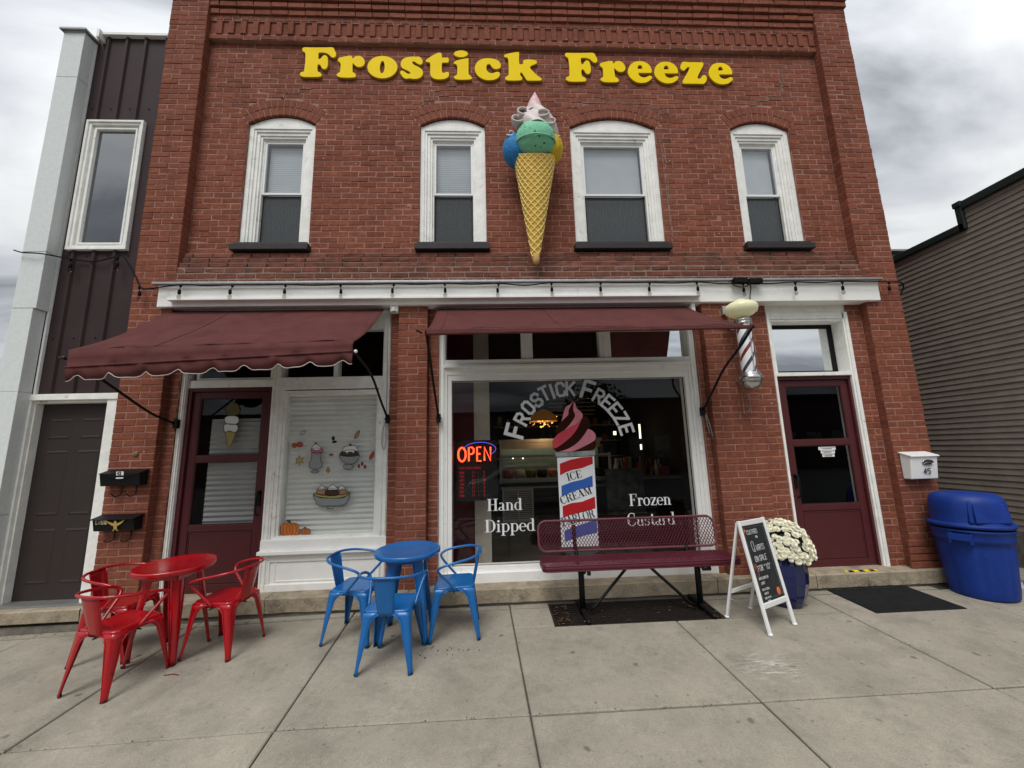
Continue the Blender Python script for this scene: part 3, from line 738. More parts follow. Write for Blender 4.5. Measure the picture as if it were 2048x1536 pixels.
for z, a, b in ((1.512, 4.01, 4.21), (1.500, 4.05, 4.17), (1.472, 4.035, 4.195), (1.458, 4.06, 4.16), (1.43, 4.05, 4.185), (1.416, 4.07, 4.16)):
    x = a
    while x < b: w = random.uniform(.006, .02); tx.box(x, min(x+w, b), .1555, .1575, z, z+.005); x += w+.004
tx.build('printed_line', 'print_black', bpy.data.objects['paper_notice'])
tp = empty('hazard_tape', (0, 0, 0), 0, 'yellow and black hazard tape on the step under the right door', 'tape')
for k in range(6):
    t_ = MB(); x = 3.93+k*.062; t_.prism([(x, -.055, .134), (x+.035, -.055, .134), (x+.055, .0, .134), (x+.02, .0, .134)], (0, 0, .0015)); t_.build('stripe', 'yellow' if k % 2 == 0 else 'print_black', tp)
    t_ = MB(); t_.prism([(x+.035, -.055, .134), (x+.062, -.055, .134), (x+.082, .0, .134), (x+.055, .0, .134)], (0, 0, .0015)); t_.build('stripe', 'print_black' if k % 2 == 0 else 'yellow', tp)

# ---- interior
it = MB(); it.box(-4.05, 3.36, .36, 7.0, .06, .10); it.build('interior_floor', 'int_floor', bld)
it = MB(); it.box(-4.05, 3.36, 7.0, 7.1, .1, 3.4); it.box(3.34, 3.40, .36, 7, .1, 3.4); it.box(-1.2, -1.12, .36, 7, .1, 3.4); it.box(-4.05, -1.2, 1.6, 1.7, .1, 3.4); it.build('interior_wall', 'int_wall', bld)
it = MB(); it.box(-4.05, 5.09, .36, 7, 3.30, 3.41); it.build('interior_ceiling', 'int_wall', bld)
it = MB(); it.box(3.42, 5.09, .36, 4, .06, .10); it.box(3.42, 5.09, 3.0, 3.1, .1, 3.3); it.box(4.95, 5.08, .36, 3, .1, 3.3); it.build('stair_hall', 'int_dark', bld)
it = MB(); it.box(4.05, 4.38, 1.2, 1.25, .1, 2.3); it.build('hall_panel', mat('hall_grey', (.09, .09, .085, 1), .7), bld)
it = MB(); it.box(-.85, -.27, .75, .80, .1, 3.3); it.build('interior_panel', 'int_red', bld)
it = MB(); it.box(-.27, -.06, .72, .82, .1, 3.3); it.build('interior_column', 'int_pale', bld)
it = MB(); it.box(-.05, 3.3, 2.5, 2.58, .1, 1.02); it.build('counter_front', 'int_wall', bld)
dc = empty('display_case', (0, 0, 0), 0, 'long glass-topped ice cream display case seen through the shop window', 'display case')
q = MB(); q.box(.1, 2.05, 2.45, 3.3, .95, 1.02); q.box(.1, 2.05, 2.45, 2.5, .92, 1.08); q.box(.1, 2.05, 3.25, 3.3, 1.0, 1.75); q.build('case_body', mat('case_white', (.30, .31, .25, 1), .5), dc)
q = MB(); q.box(.08, 2.07, 2.95, 3.35, 1.72, 1.78); q.box(.08, .12, 2.45, 2.49, 1.0, 1.5); q.box(2.03, 2.07, 2.45, 2.49, 1.0, 1.5); q.box(.08, 2.07, 2.44, 2.48, 1.45, 1.49); q.build('case_top', mat('case_steel', (.5, .5, .45, 1), .4), dc)
q = MB(); q.box(.12, 2.03, 2.46, 2.465, 1.08, 1.46); q.build('case_glass', 'clearglass', dc)
ctr = empty('counter', (0, 0, 0), 0, 'yellowish service counter right of the display case inside the shop', 'counter')
q = MB(); q.box(2.25, 3.3, 2.4, 3.1, 1.02, 1.06); q.build('counter_top', mat('counter_laminate', (.16, .14, .09, 1), .3), ctr)
sf = empty('back_shelf', (0, 0, 0), 0, 'dark back shelf of cups and bottles behind the display case', 'shelf')
q = MB()
for z in (1.35, 1.75, 2.15): q.box(-.0, 3.3, 5.6, 5.95, z, z+.03)
q.build('shelf_board', 'int_pale', sf)
cols_ = [mat('ware_%s' % n, c, .5) for n, c in (('pink', (.35, .06, .12, 1)), ('pale', (.45, .43, .36, 1)), ('green', (.10, .13, .03, 1)), ('dark', (.03, .02, .02, 1)), ('orange', (.4, .12, .02, 1)))]
for k in range(60):
    x = random.uniform(.05, 3.2); z = random.choice((1.38, 1.78, 2.18)); hh = random.uniform(.08, .3); w = random.uniform(.04, .12)
    q = MB()
    if random.random() < .5: q.box(x, x+w, 5.62, 5.8, z, z+hh)
    else: q.lathe([(w*.35, 0), (w*.5, hh*.6), (w*.2, hh*.8), (w*.2, hh)], (x, 5.75, z), 10)
    q.build('container', random.choice(cols_), sf)
q = MB(); q.box(.12, 2.03, 2.955, 2.97, 1.60, 1.725); q.build('case_lip', 'int_pale', dc)
q = MB(); q.box(.15, 2.0, 3.05, 3.08, 1.68, 1.70); q.build('case_tube_light', emis('case_tube', (.9, 1, .75, 1), 2), dc)
hl = empty('hanging_lamp', (0, 0, 0), 0, 'amber glass hanging lamp glowing inside the shop', 'lamp')
q = MB(); q.lathe([(.27, 0), (.24, .10), (.14, .18), (.05, .22)], (.93, 2.8, 2.10), 20, cap=False); q.build('lamp_shade', mat('amber_shade', (.25, .12, .03, 1), .4, .4, 20, emit=(.30, .13, .025, .12)), hl)
q = MB()
for k in range(44):
    a = random.uniform(0, 2*PI); r_ = random.uniform(.03, .27); q.ball((.93+r_*math.cos(a), 2.8+r_*math.sin(a), 2.08+random.uniform(-.09, .12)), random.uniform(.006, .013), 6, 4)
q.build('lamp_beads', emis('amber_glow', (1, .42, .08, 1), 2.2), hl)
pl_ = bpy.data.lights.new('lamp_bulb', 'POINT'); pl_.energy = 4; pl_.color = (1, .62, .3); pl_.shadow_soft_size = .06; po_ = bpy.data.objects.new('lamp_bulb', pl_); COL.objects.link(po_); po_.location = (.93, 2.8, 1.98); po_.parent = hl
q = MB(); q.tube([(.93, 2.8, 2.3), (.93, 2.8, 3.3)], .01); q.build('lamp_rod', 'black', hl)
ld = empty('fluorescent_lamp', (0, 0, 0), 0, 'short lit white tube light on the right back wall of the shop', 'lamp')
q = MB(); q.box(3.05, 3.08, 3.6, 3.63, 1.75, 2.05); q.box(3.05, 3.08, 3.6, 3.63, 1.52, 1.63); q.build('tube', emis('cool_tube', (.9, 1, .75, 1), 1.3), ld)
q = MB(); q.box(2.62, 2.68, 4.0, 4.02, 1.85, 1.93); tag(q.build('night_light', emis('night_light', (.8, .95, .6, 1), 1.6)), 'small square lit lamp left of the tube light inside', 'lamp')
for k, (a_, b_) in enumerate(((1026, 916.5), (1046, 916.5))):
    p_ = at(a_, b_, 3.0); q = MB(); q.ball(p_, .016, 8, 6); tag(q.build('case_bulb', emis('case_bulb_%d' % k, (1, .9, .6, 1), 1.5)), ('left' if k == 0 else 'right')+' one of two tiny lit bulbs above the display case', 'bulb')
sl2 = empty('counter_clutter', (0, 0, 0), 0, 'jars, cups and boxes crowded on the counter at the right inside the shop', 'containers')
for k in range(34):
    x = random.uniform(2.2, 3.25); y = random.uniform(2.6, 3.0); hh = random.uniform(.06, .34); w = random.uniform(.04, .12); q = MB()
    if random.random() < .5: q.box(x, x+w, y, y+.1, 1.06, 1.06+hh)
    else: q.lathe([(w*.35, 0), (w*.5, hh*.6), (w*.2, hh*.8), (w*.2, hh)], (x, y, 1.06), 10)
    q.build('container', random.choice(cols_), sl2)
tubs = empty('ice_cream_tubs', (0, 0, 0), 0, 'row of ice cream tubs inside the glass display case', 'tubs')
for k in range(9):
    q = MB(); q.lathe([(.09, 0), (.10, .14), (.09, .14), (.04, .15)], (.24+k*.205, 2.72, 1.08), 14); q.build('tub', cols_[k % 5], tubs)
mcb = empty('menu_board', (0, 0, 0), 0, 'dark menu board with pale strips on the back wall of the shop', 'menu')
q = MB(); q.box(1.3, 2.9, 5.4, 5.44, 2.35, 2.95); q.build('board', 'int_dark', mcb)
for k in range(10): q = MB(); q.box(1.4+.75*(k % 2), 1.9+.75*(k % 2)+random.uniform(-.1, .1), 5.38, 5.39, 2.42+.1*(k//2), 2.45+.1*(k//2)); q.build('menu_strip', 'int_pale', mcb)
vg = empty('wall_vent', (0, 0, 0), 0, 'pale louvred return air grille low on the wall inside the shop', 'vent')
q = MB(); ring(q, .12, .66, .36, .92, .03, 2.46, 2.50); q.box(.375, .405, 2.46, 2.5, .36, .92); q.build('frame', 'int_pale', vg)
for k in range(16):
    q = MB(); z = .39+k*.032; q.prism([(.15, 2.475, z), (.63, 2.475, z), (.63, 2.492, z+.018), (.15, 2.492, z+.018)], (0, .002, .002)); q.build('louvre', 'int_pale', vg)
q = MB(); q.box(1.75, 2.35, 1.7, 1.75, .55, 1.25); tag(q.build('poster', mat('dark_poster', (.05, .05, .045, 1), .5, .8, 7)), 'dark framed poster standing inside behind the Frozen Custard lettering', 'poster')

# ---- stone plinth / step
st_ = empty('stone_step'); st_.parent = bld
xs2 = [-5.5, -4.25, -2.42, -.95, .93, 2.42, 3.55, 4.15, 5.12]
for i in range(len(xs2)-1):
    xa, xb = xs2[i]+.003, xs2[i+1]-.003
    n_ = 16; q = MB(); P = []
    zt = lambda x: .132-.022*max(0, -2.2-x)/2.6
    for k in range(n_+1):
        x = xa+(xb-xa)*k/n_; rj = random.uniform(-.004, .004); zl = zt(x)-.152+random.uniform(-.003, .003)
        if x < -4.25: zl = zt(x)-.125
        P.append([(x, .40, zt(x)), (x, -.07+rj, zt(x)+rj*.3), (x, -.082+rj, zt(x)-.012), (x, -.080+random.uniform(-.003, .003), zl+.008), (x, -.070+rj, zl), (x, .30, zl-.001)])
    q.grid(P, False); q.build('step_stone', 'stone', st_)
    q = MB(); P = []
    for k in range(n_+1):
        x = xa+(xb-xa)*k/n_; rj = random.uniform(-.007, .007); z0 = zt(x)-.155
        P.append([(x, .30, z0), (x, -.052+rj, z0-.002), (x, -.060+rj, z0-.05+rj), (x, -.062+rj, gz(x, 0)-.05)])
    q.grid(P, False); q.build('foundation_stone', mat('grey_footing', (.15, .135, .11, 1), .9, .3, 9, .7, 40) if i == 0 else bpy.data.materials['grey_footing'], st_)
for k in range(3): pass
# ------------------------------------------------------------------ 2d print helpers
_lift = [0.0]
def lift():
    _lift[0] = (_lift[0]+.00012) % .0018; return _lift[0]
class Frame:
    """text frame: origin, x axis, up axis, outward normal"""
    def __init__(s, o, ex, ez, n): s.o, s.ex, s.ez, s.n = Vector(o), Vector(ex), Vector(ez), Vector(n)
    def p(s, x, z): return s.o+s.ex*x+s.ez*z
def fplate(mb, fr, pts, th=.0015, base=0.0):
    up = lift()+base; a = [fr.p(x, z)+fr.n*up for x, z in pts]
    ar = sum(pts[i][0]*pts[(i+1) % len(pts)][1]-pts[(i+1) % len(pts)][0]*pts[i][1] for i in range(len(pts)))
    if ar < 0: a = a[::-1]
    mb.prism(a, fr.n*th)
def fstroke(mb, fr, pts, w, th=.0015, ext=.5, base=0.0):
    for (x0, z0), (x1, z1) in zip(pts[:-1], pts[1:]):
        d = Vector((x1-x0, z1-z0)); l_ = d.length
        if l_ < 1e-6: continue
        d /= l_; n_ = Vector((-d.y, d.x))*w/2; e_ = d*w*ext
        a = Vector((x0, z0))-e_; b = Vector((x1, z1))+e_
        fplate(mb, fr, [tuple(a-n_), tuple(b-n_), tuple(b+n_), tuple(a+n_)], th, base)
SF = {'A': [[(0, 0), (0, 4.6), (1, 6), (3, 6), (4, 4.6), (4, 0)], [(0, 2.6), (4, 2.6)]], 'B': [[(0, 0), (0, 6), (3, 6), (4, 5), (4, 4), (3, 3), (0, 3)], [(3, 3), (4, 2), (4, 1), (3, 0), (0, 0)]],
 'C': [[(4, 4.4), (4, 5), (3, 6), (1, 6), (0, 5), (0, 1), (1, 0), (3, 0), (4, 1), (4, 1.6)]], 'D': [[(0, 0), (0, 6), (3, 6), (4, 5), (4, 1), (3, 0), (0, 0)]], 'E': [[(4, 6), (0, 6), (0, 0), (4, 0)], [(0, 3), (3.2, 3)]],
 'F': [[(4, 6), (0, 6), (0, 0)], [(0, 3), (3.2, 3)]], 'G': [[(4, 5), (3, 6), (1, 6), (0, 5), (0, 1), (1, 0), (3, 0), (4, 1), (4, 3), (2.4, 3)]], 'H': [[(0, 0), (0, 6)], [(4, 0), (4, 6)], [(0, 3), (4, 3)]],
 'I': [[(2, 0), (2, 6)]], 'K': [[(0, 0), (0, 6)], [(4, 6), (0.6, 2.8)], [(1.4, 3.4), (4, 0)]], 'L': [[(0, 6), (0, 0), (4, 0)]], 'M': [[(0, 0), (0, 6), (2, 3), (4, 6), (4, 0)]], 'N': [[(0, 0), (0, 6), (4, 0), (4, 6)]],
 'O': [[(1, 0), (0, 1), (0, 5), (1, 6), (3, 6), (4, 5), (4, 1), (3, 0), (1, 0)]], 'P': [[(0, 0), (0, 6), (3, 6), (4, 5), (4, 4), (3, 3), (0, 3)]], 'Q': [[(1, 0), (0, 1), (0, 5), (1, 6), (3, 6), (4, 5), (4, 1), (3, 0), (1, 0)], [(2.5, 1.5), (4.2, -.4)]],
 'R': [[(0, 0), (0, 6), (3, 6), (4, 5), (4, 4), (3, 3), (0, 3)], [(2, 3), (4, 0)]], 'S': [[(4, 4.6), (4, 5), (3, 6), (1, 6), (0, 5), (0, 4), (1, 3), (3, 3), (4, 2), (4, 1), (3, 0), (1, 0), (0, 1), (0, 1.4)]],
 'T': [[(0, 6), (4, 6)], [(2, 6), (2, 0)]], 'U': [[(0, 6), (0, 1), (1, 0), (3, 0), (4, 1), (4, 6)]], 'W': [[(0, 6), (1, 0), (2, 3), (3, 0), (4, 6)]], 'Y': [[(0, 6), (2, 3), (4, 6)], [(2, 3), (2, 0)]], 'Z': [[(0, 6), (4, 6), (0, 0), (4, 0)]],
 '0': [[(1, 0), (0, 1), (0, 5), (1, 6), (3, 6), (4, 5), (4, 1), (3, 0), (1, 0)]], '1': [[(1, 5), (2, 6), (2, 0)]], '3': [[(0, 6), (4, 6), (2, 3.6), (4, 2.4), (4, 1), (3, 0), (1, 0), (0, 1)]], '4': [[(3, 0), (3, 6), (0, 2), (4, 2)]],
 '5': [[(4, 6), (0.3, 6), (0, 3.4), (3, 3.6), (4, 2.6), (4, 1), (3, 0), (0, 0)]], '8': [[(1, 3), (0, 4), (0, 5), (1, 6), (3, 6), (4, 5), (4, 4), (3, 3), (1, 3), (0, 2), (0, 1), (1, 0), (3, 0), (4, 1), (4, 2), (3, 3)]],
 '9': [[(4, 3), (1, 3), (0, 4), (0, 5), (1, 6), (3, 6), (4, 5), (4, 1), (3, 0), (0, 0)]], '-': [[(1, 3), (3, 3)]], ':': [[(2, 1), (2, 1.6)], [(2, 4), (2, 4.6)]], '!': [[(2, 6), (2, 2)], [(2, .4), (2, 0)]], '"': [[(1, 6), (1, 4.8)], [(2.4, 6), (2.4, 4.8)]], ' ': []}
def stext(mb, fr, txt, h, w, x0=0, z0=0, sx=.8, gap=.45, th=.0015, jit=0, ext=.5):
    x = x0; s_ = h/6
    for ch in txt:
        for st in SF.get(ch, []):
            fstroke(mb, fr, [(x+px*s_*sx+random.uniform(-jit, jit), z0+pz*s_+random.uniform(-jit, jit)) for px, pz in st], w, th, ext)
        x += (4*sx+gap*6*sx*.6)*s_ if ch != ' ' else 2.6*s_*sx
    return x
# high-contrast serif alphabet: (kind, args) ; unit = cap height 1, x-height .66
def _arc(cx_, cz_, rx, rz, a0, a1, thick, thin, n=18):
    o, i_ = [], []
    for k in range(n+1):
        a = R(a0+(a1-a0)*k/n); w = thin+(thick-thin)*abs(math.cos(a))**1.3
        o.append((cx_+(rx)*math.cos(a), cz_+(rz)*math.sin(a))); i_.append((cx_+(rx-w)*math.cos(a), cz_+(rz-min(w, thin*1.2+.0))*math.sin(a)))
    return o+i_[::-1]
def _v(x, z0, z1, w): return [(x, z0), (x+w, z0), (x+w, z1), (x, z1)]
def _h(x0, x1, z, w=.04): return [(x0, z), (x1, z), (x1, z+w), (x0, z+w)]
def _d(x0, z0, x1, z1, w): return [(x0, z0), (x0+w, z0), (x1+w, z1), (x1, z1)]
T_, t_ = .17, .045
def serif(ch):
    X = .66
    G = {'H': (.86, [_v(.10, 0, 1, T_), _v(.58, 0, 1, T_), _h(0, .37, 0), _h(0, .37, .96), _h(.48, .85, 0), _h(.48, .85, .96), _h(.2, .6, .49)]),
     'D': (.86, [_v(.10, 0, 1, T_), _h(0, .42, 0), _h(0, .42, .96), _arc(.38, .5, .42, .5, -90, 90, .19, t_)]),
     'F': (.72, [_v(.10, 0, 1, T_), _h(0, .37, 0), _h(0, .66, .96), _d(.60, .72, .63, 1, .045), _h(.2, .45, .49), _v(.43, .38, .63, .04)]),
     'C': (.80, [_arc(.42, .5, .42, .52, 60, 300, .19, t_), _v(.62, .68, .98, .045), _arc(.42, .5, .38, .52, -80, -25, .08, t_)]),
     'E': (.76, [_v(.10, 0, 1, T_), _h(0, .66, 0), _h(0, .66, .96), _v(.63, .72, 1, .045), _v(.65, 0, .30, .045), _h(.2, .46, .49), _v(.44, .38, .63, .04)]),
     'I': (.42, [_v(.11, 0, 1, T_), _h(0, .39, 0), _h(0, .39, .96)]),
     'R': (.86, [_v(.10, 0, 1, T_), _h(0, .37, 0), _h(0, .42, .96), _arc(.38, .74, .34, .26, -90, 90, .18, t_), _h(.2, .42, .48), _d(.62, 0, .40, .5, .18), _h(.62, .86, 0)]),
     'A': (.86, [_d(.58, 0, .30, 1, .20), _d(.10, 0, .38, .95, .05), _h(.2, .62, .32), _h(0, .26, 0), _h(.48, .88, 0)]),
     'M': (1.04, [_v(.12, 0, 1, .05), _d(.46, 0, .12, 1, .17), _d(.50, 0, .80, 1, .05), _v(.76, 0, 1, T_), _h(0, .28, 0), _h(.66, 1.02, 0), _h(0, .25, .96), _h(.8, 1.02, .96)]),
     'P': (.76, [_v(.10, 0, 1, T_), _h(0, .37, 0), _h(0, .42, .96), _arc(.38, .73, .34, .27, -90, 90, .18, t_), _h(.2, .42, .46)]),
     'L': (.72, [_v(.10, 0, 1, T_), _h(0, .64, 0), _h(0, .37, .96), _v(.62, 0, .30, .045)]),
     'O': (.90, [_arc(.44, .5, .44, .52, 0, 360, .19, t_)]),
     'o': (.62, [_arc(.29, X/2, .30, X/2+.015, 0, 360, .155, t_)]),
     'a': (.60, [_v(.32, 0, X*.75, .15), _arc(.24, X*.22, .22, X*.24, 40, 320, .14, t_), _arc(.26, X*.70, .21, X*.31, 0, 150, .15, t_), _h(.40, .58, 0)]),
     'n': (.68, [_v(.07, 0, X, .15), _h(0, .28, 0), _h(0, .14, X-.04), _arc(.30, X*.62, .26, X*.38, 0, 130, .15, t_), _v(.41, 0, X*.64, .15), _h(.35, .66, 0)]),
     'd': (.66, [_v(.40, 0, 1.0, .15), _h(.30, .45, .96), _h(.48, .64, 0), _arc(.29, X/2, .29, X/2+.01, 50, 310, .15, t_)]),
     'i': (.36, [_v(.09, 0, X, .15), _h(0, .33, 0), _h(0, .15, X-.04), _arc(.165, .86, .09, .09, 0, 360, .09, .09)]),
     'p': (.68, [_v(.08, -.30, X, .15), _h(0, .32, -.30), _h(0, .15, X-.04), _arc(.35, X/2, .29, X/2+.01, -130, 130, .15, t_)]),
     'e': (.58, [_arc(.28, X/2, .29, X/2+.01, 0, 310, .155, t_), _h(.1, .56, X*.5)]),
     'r': (.50, [_v(.07, 0, X, .15), _h(0, .30, 0), _h(0, .14, X-.04), _arc(.33, X*.70, .17, X*.30, 50, 150, .12, .06), _arc(.40, X-.11, .075, .08, 0, 360, .075, .075)]),
     'z': (.56, [_h(.04, .50, X-.05, .05), _h(.02, .54, 0, .05), _d(.02, .03, .34, X-.03, .17), _v(.04, X-.20, X, .04), _v(.50, 0, .20, .04)]),
     'u': (.68, [_v(.07, .12, X, .15), _h(0, .15, X-.04), _v(.42, 0, X, .15), _h(.34, .5, X-.04), _arc(.29, .20, .22, .21, 180, 320, .15, t_), _h(.5, .66, 0)]),
     's': (.50, [_arc(.24, X*.73, .20, X*.28, 30, 250, .12, .05), _arc(.24, X*.27, .20, X*.28, -150, 70, .12, .05), _v(.38, X*.66, X*.98, .04), _v(.04, 0, X*.32, .04)]),
     't': (.42, [_v(.12, .08, .88, .15), _h(.0, .38, X-.04), _arc(.27, .14, .15, .15, 180, 330, .12, .05)]),
     ' ': (.35, [])}
    return G[ch]
def serif_text(fr, txt, h, m, parent, sx=1.0, name='letter', track=0.0, arcup=None, th=.0012):
    x = 0; outl = []
    for ch in txt:
        adv, polys = serif(ch)
        mb = MB()
        for P in polys: fplate(mb, fr, [(x+a*h*sx, b*h+(arcup(x) if arcup else 0)) for a, b in P], th)
        if polys: mb.build(name, m, parent)
        x += (adv+track)*h*sx
    return x
WF = lambda px, py, Y, ang=0: Frame(at(px, py, Y), (math.cos(R(ang)), 0, math.sin(R(ang))), (-math.sin(R(ang)), 0, math.cos(R(ang))), (0, -1, 0))

# ------------------------------------------------------------------ sign letters
def crop(ox, oy, s, pts, Y): return [((lambda q: (q.x, q.z))(at(ox+x/s, oy+y/s, Y))) for x, y in pts]
CA, CB_, CD = (590, 80, 8.533), (810, 80, 7.062), (1290, 90, 10.779)
YS = .088
GL = {
 'F': (CA, [[(150,130),(280,130),(400,130),(520,129),(640,130),(675,185),(695,240),(680,285),(640,295),(605,270),(560,230),(480,210),(410,212),(395,235),(392,300),(400,325),(430,325),(455,300),(480,270),(515,262),(545,285),(555,340),(555,420),(535,475),(500,495),(470,485),(450,455),(430,420),(395,415),(380,435),(375,490),(385,540),(420,555),(445,585),(440,612),(400,625),(270,628),(150,625),(100,605),(88,580),(100,555),(145,540),(165,500),(178,380),(182,280),(175,215),(145,195),(128,165)]]),
 'r': (CA, [[(735,342),(760,315),(850,292),(945,280),(965,290),(976,322),(990,330),(1015,300),(1060,282),(1110,285),(1155,315),(1183,370),(1178,420),(1145,455),(1095,465),(1050,455),(1015,425),(990,400),(978,410),(975,480),(980,555),(1010,575),(1035,605),(1025,635),(980,645),(870,648),(770,640),(725,620),(715,595),(735,575),(770,550),(778,480),(782,420),(765,385),(740,365)]]),
 'o': (CA, [[(1490+252*math.cos(a), 472-188*math.sin(a)) for a in np.linspace(0, 2*PI, 33)[:-1]], [(1488+46*math.cos(a)+6*math.sin(a), 472-110*math.sin(a)) for a in np.linspace(0, 2*PI, 25)[:-1]]]),
 's': (CB_, [[(20,257),(90,243),(160,245),(192,242),(225,265),(245,310),(235,345),(205,350),(175,335),(135,310),(105,310),(100,330),(130,360),(190,390),(235,425),(250,470),(235,515),(190,545),(120,553),(60,545),(15,550),(-25,530),(-60,480),(-62,450),(-40,441),(-10,455),(30,482),(65,487),(80,472),(55,445),(-10,415),(-45,390),(-58,345),(-45,300),(-15,270)]]),
 't': (CB_, [[(300,290),(370,240),(440,200),(490,187),(512,200),(517,235),(525,255),(600,257),(613,275),(612,315),(590,322),(530,322),(517,340),(517,440),(530,468),(560,470),(590,460),(612,468),(618,495),(600,530),(550,553),(480,558),(420,550),(375,520),(360,470),(360,340),(340,318),(305,312)]]),
 'i': (CB_, [[(790+95*math.cos(a), 203-45*math.sin(a)) for a in np.linspace(0, 2*PI, 25)[:-1]], [(693,325),(730,300),(800,283),(880,270),(893,285),(893,470),(905,500),(935,530),(940,550),(915,562),(820,567),(730,562),(702,545),(702,520),(735,500),(742,460),(742,380),(725,350),(697,340)]]),
 'c': (CB_, [[(990,420),(1000,360),(1040,305),(1110,272),(1190,266),(1270,280),(1325,310),(1348,355),(1343,395),(1305,412),(1260,410),(1230,385),(1205,350),(1175,345),(1152,360),(1145,400),(1155,440),(1190,470),(1240,478),(1290,460),(1325,462),(1337,490),(1320,530),(1270,560),(1200,572),(1120,562),(1045,520),(1005,470)]]),
 'k': (CB_, [[(1405,225),(1440,205),(1510,190),(1590,178),(1607,190),(1608,290),(1615,345),(1640,352),(1675,338),(1670,310),(1690,290),(1750,285),(1820,290),(1855,305),(1858,328),(1835,345),(1785,365),(1765,385),(1770,410),(1815,460),(1875,515),(1925,550),(1920,572),(1880,577),(1750,577),(1720,565),(1690,520),(1655,470),(1635,462),(1625,475),(1625,500),(1650,535),(1650,560),(1625,573),(1530,577),(1445,572),(1422,555),(1425,530),(1465,505),(1470,450),(1465,300),(1450,255),(1415,245)]]),
 'e': (CD, [[(212,600),(225,530),(270,455),(340,405),(440,387),(540,400),(620,440),(680,500),(710,580),(705,620),(680,630),(520,630),(425,632),(430,660),(460,705),(520,735),(580,735),(640,710),(680,695),(710,710),(717,740),(690,775),(630,820),(550,842),(440,840),(340,800),(260,730),(220,660)], [(408,545),(410,500),(440,465),(475,465),(510,495),(522,540),(505,550),(430,552)]]),
 'z': (CD, [[(840,388),(900,395),(1050,400),(1230,403),(1255,425),(1250,470),(1215,545),(1165,640),(1135,710),(1145,750),(1180,757),(1215,740),(1250,695),(1285,678),(1320,700),(1333,750),(1320,800),(1285,850),(1250,860),(1150,857),(990,855),(850,853),(822,835),(825,805),(860,740),(920,640),(965,540),(975,510),(950,497),(905,510),(870,550),(835,572),(795,555),(775,510),(785,450),(815,400)]])}
sign = empty('shop_sign', (0, 0, 0), 0, 'large yellow raised letters reading Frostick Freeze high on the brick wall', 'sign')
def left_of(ch, px, py): return at(px, py, YS).x
LET = []
for ch in 'Frostick':
    LET.append((ch, 0.0))
def glyph_pts(ch):
    c, loops = GL[ch]; return [[(q.x, q.y) for q in smooth_path([Vector((x, z, 0)) for x, z in crop(*c, lp, YS)], 4, True)] for lp in loops]
GP = {ch: glyph_pts(ch) for ch in GL}
minx = {ch: min(p[0] for lp in GP[ch] for p in lp) for ch in GP}
minz = {ch: min(p[1] for lp in GP[ch] for p in lp) for ch in GP}
extra = [('F', 120+1120-120+131/11.378*1.0, None)]
BASE = minz['F']
seq = [(ch, None) for ch in 'Frostick']+[('F', at(1120+130/11.378, 140, YS).x), ('r', at(1120+915/11.378, 140, YS).x), ('e', at(1120+1555/11.378, 145, YS).x), ('e', None), ('z', None), ('e', at(1290+1385/10.779, 147, YS).x)]
for ch, xm in seq:
    dx = 0 if xm is None else xm-minx[ch]; dz = BASE-minz[ch] if ch not in 'i' else BASE-min(p[1] for p in GP['i'][1])
    loops = [[(x+dx, z+dz) for x, z in lp] for lp in GP[ch]]
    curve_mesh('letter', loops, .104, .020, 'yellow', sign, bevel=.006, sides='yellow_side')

# ------------------------------------------------------------------ ice cream cone sign
ic = empty('ice_cream_cone', (.56, -.155, 3.82), 0, 'giant ice cream cone model with three scoops and swirl mounted on the brick wall', 'cone sign')
def rel(mb, o): 
    c = Vector(o.location); mb.v = [tuple(Vector(v)-c) for v in mb.v]; return mb
lean = .03
cz0, cz1, cr0, cr1 = 0.02, 1.46, .034, .268
lean = .03
def shear(x, y, z): t = max(0, (z-cz0)/(cz1-cz0)); return (x, y*.78, z+.62*y*.78*t)
q = MB(); q.lathe([(.010, -.02), (.030, -.01), (.042, .02), (.046, .10), (.038, .12)], (-.012, 0, 0), 20); q.build('cone_tip', mat('cone_tip_paint', (.55, .34, .12, 1), .6, .1), ic)
q = MB(); n = 40; P = []
for k in range(13):
    t = k/12; r_ = cr0+(cr1-cr0)*t; P.append([shear(r_*math.cos(2*PI*i/n)+lean*(t-.5)*1.2, r_*math.sin(2*PI*i/n), cz0+(cz1-cz0)*t) for i in range(n+1)])
q.grid(P); q.build('cone', 'cone', ic)
rb = MB(); L0 = math.hypot(cr1, cz1-cz0+.2); sa = .272/1.66; r_of = lambda rho: rho*sa
half = PI*sa
for sg in (-1, 1):
    for k in range(-34, 60):
        c = k*.080; ta = math.tan(sg*R(40)); cur = []
        def flush():
            if len(cur) > 1: rb.tube(cur, .0068, 5)
        for s_ in range(0, 130):
            u = .10+s_*.0125; v = (u-.9)*ta+c-.9
            rho = math.hypot(u, v); ph = math.atan2(v, u)
            if abs(ph) <= half and .25 < rho < 1.655:
                th = ph/sa-PI/2; z = (rho-1.66)*math.cos(math.asin(sa))+cz1; t = (z-cz0)/(cz1-cz0)
                r_ = cr0+(cr1-cr0)*t+.003
                cur.append(shear(r_*math.cos(th)+lean*(t-.5)*1.2, r_*math.sin(th), z))
            else:
                flush(); cur = []
        flush()
rb.build('waffle_ribs', 'cone_rib', ic, kind='stuff')
def scoop_mat(name, c, sp=None):
    return mat(name, c, .65, .16, 12, .9, 26, spec=.2, dirt=(sp, 42, .66, .70) if sp else None)
mg, mbk, myl = mat('mint_scoop', (.21, .58, .36, 1), .65, .10, 9, .8, 26, spec=.2, fleck=((.015, .04, .03, 1), 17, .22)), scoop_mat('blue_scoop', (.035, .22, .50, 1)), scoop_mat('yellow_scoop', (.68, .45, .025, 1))
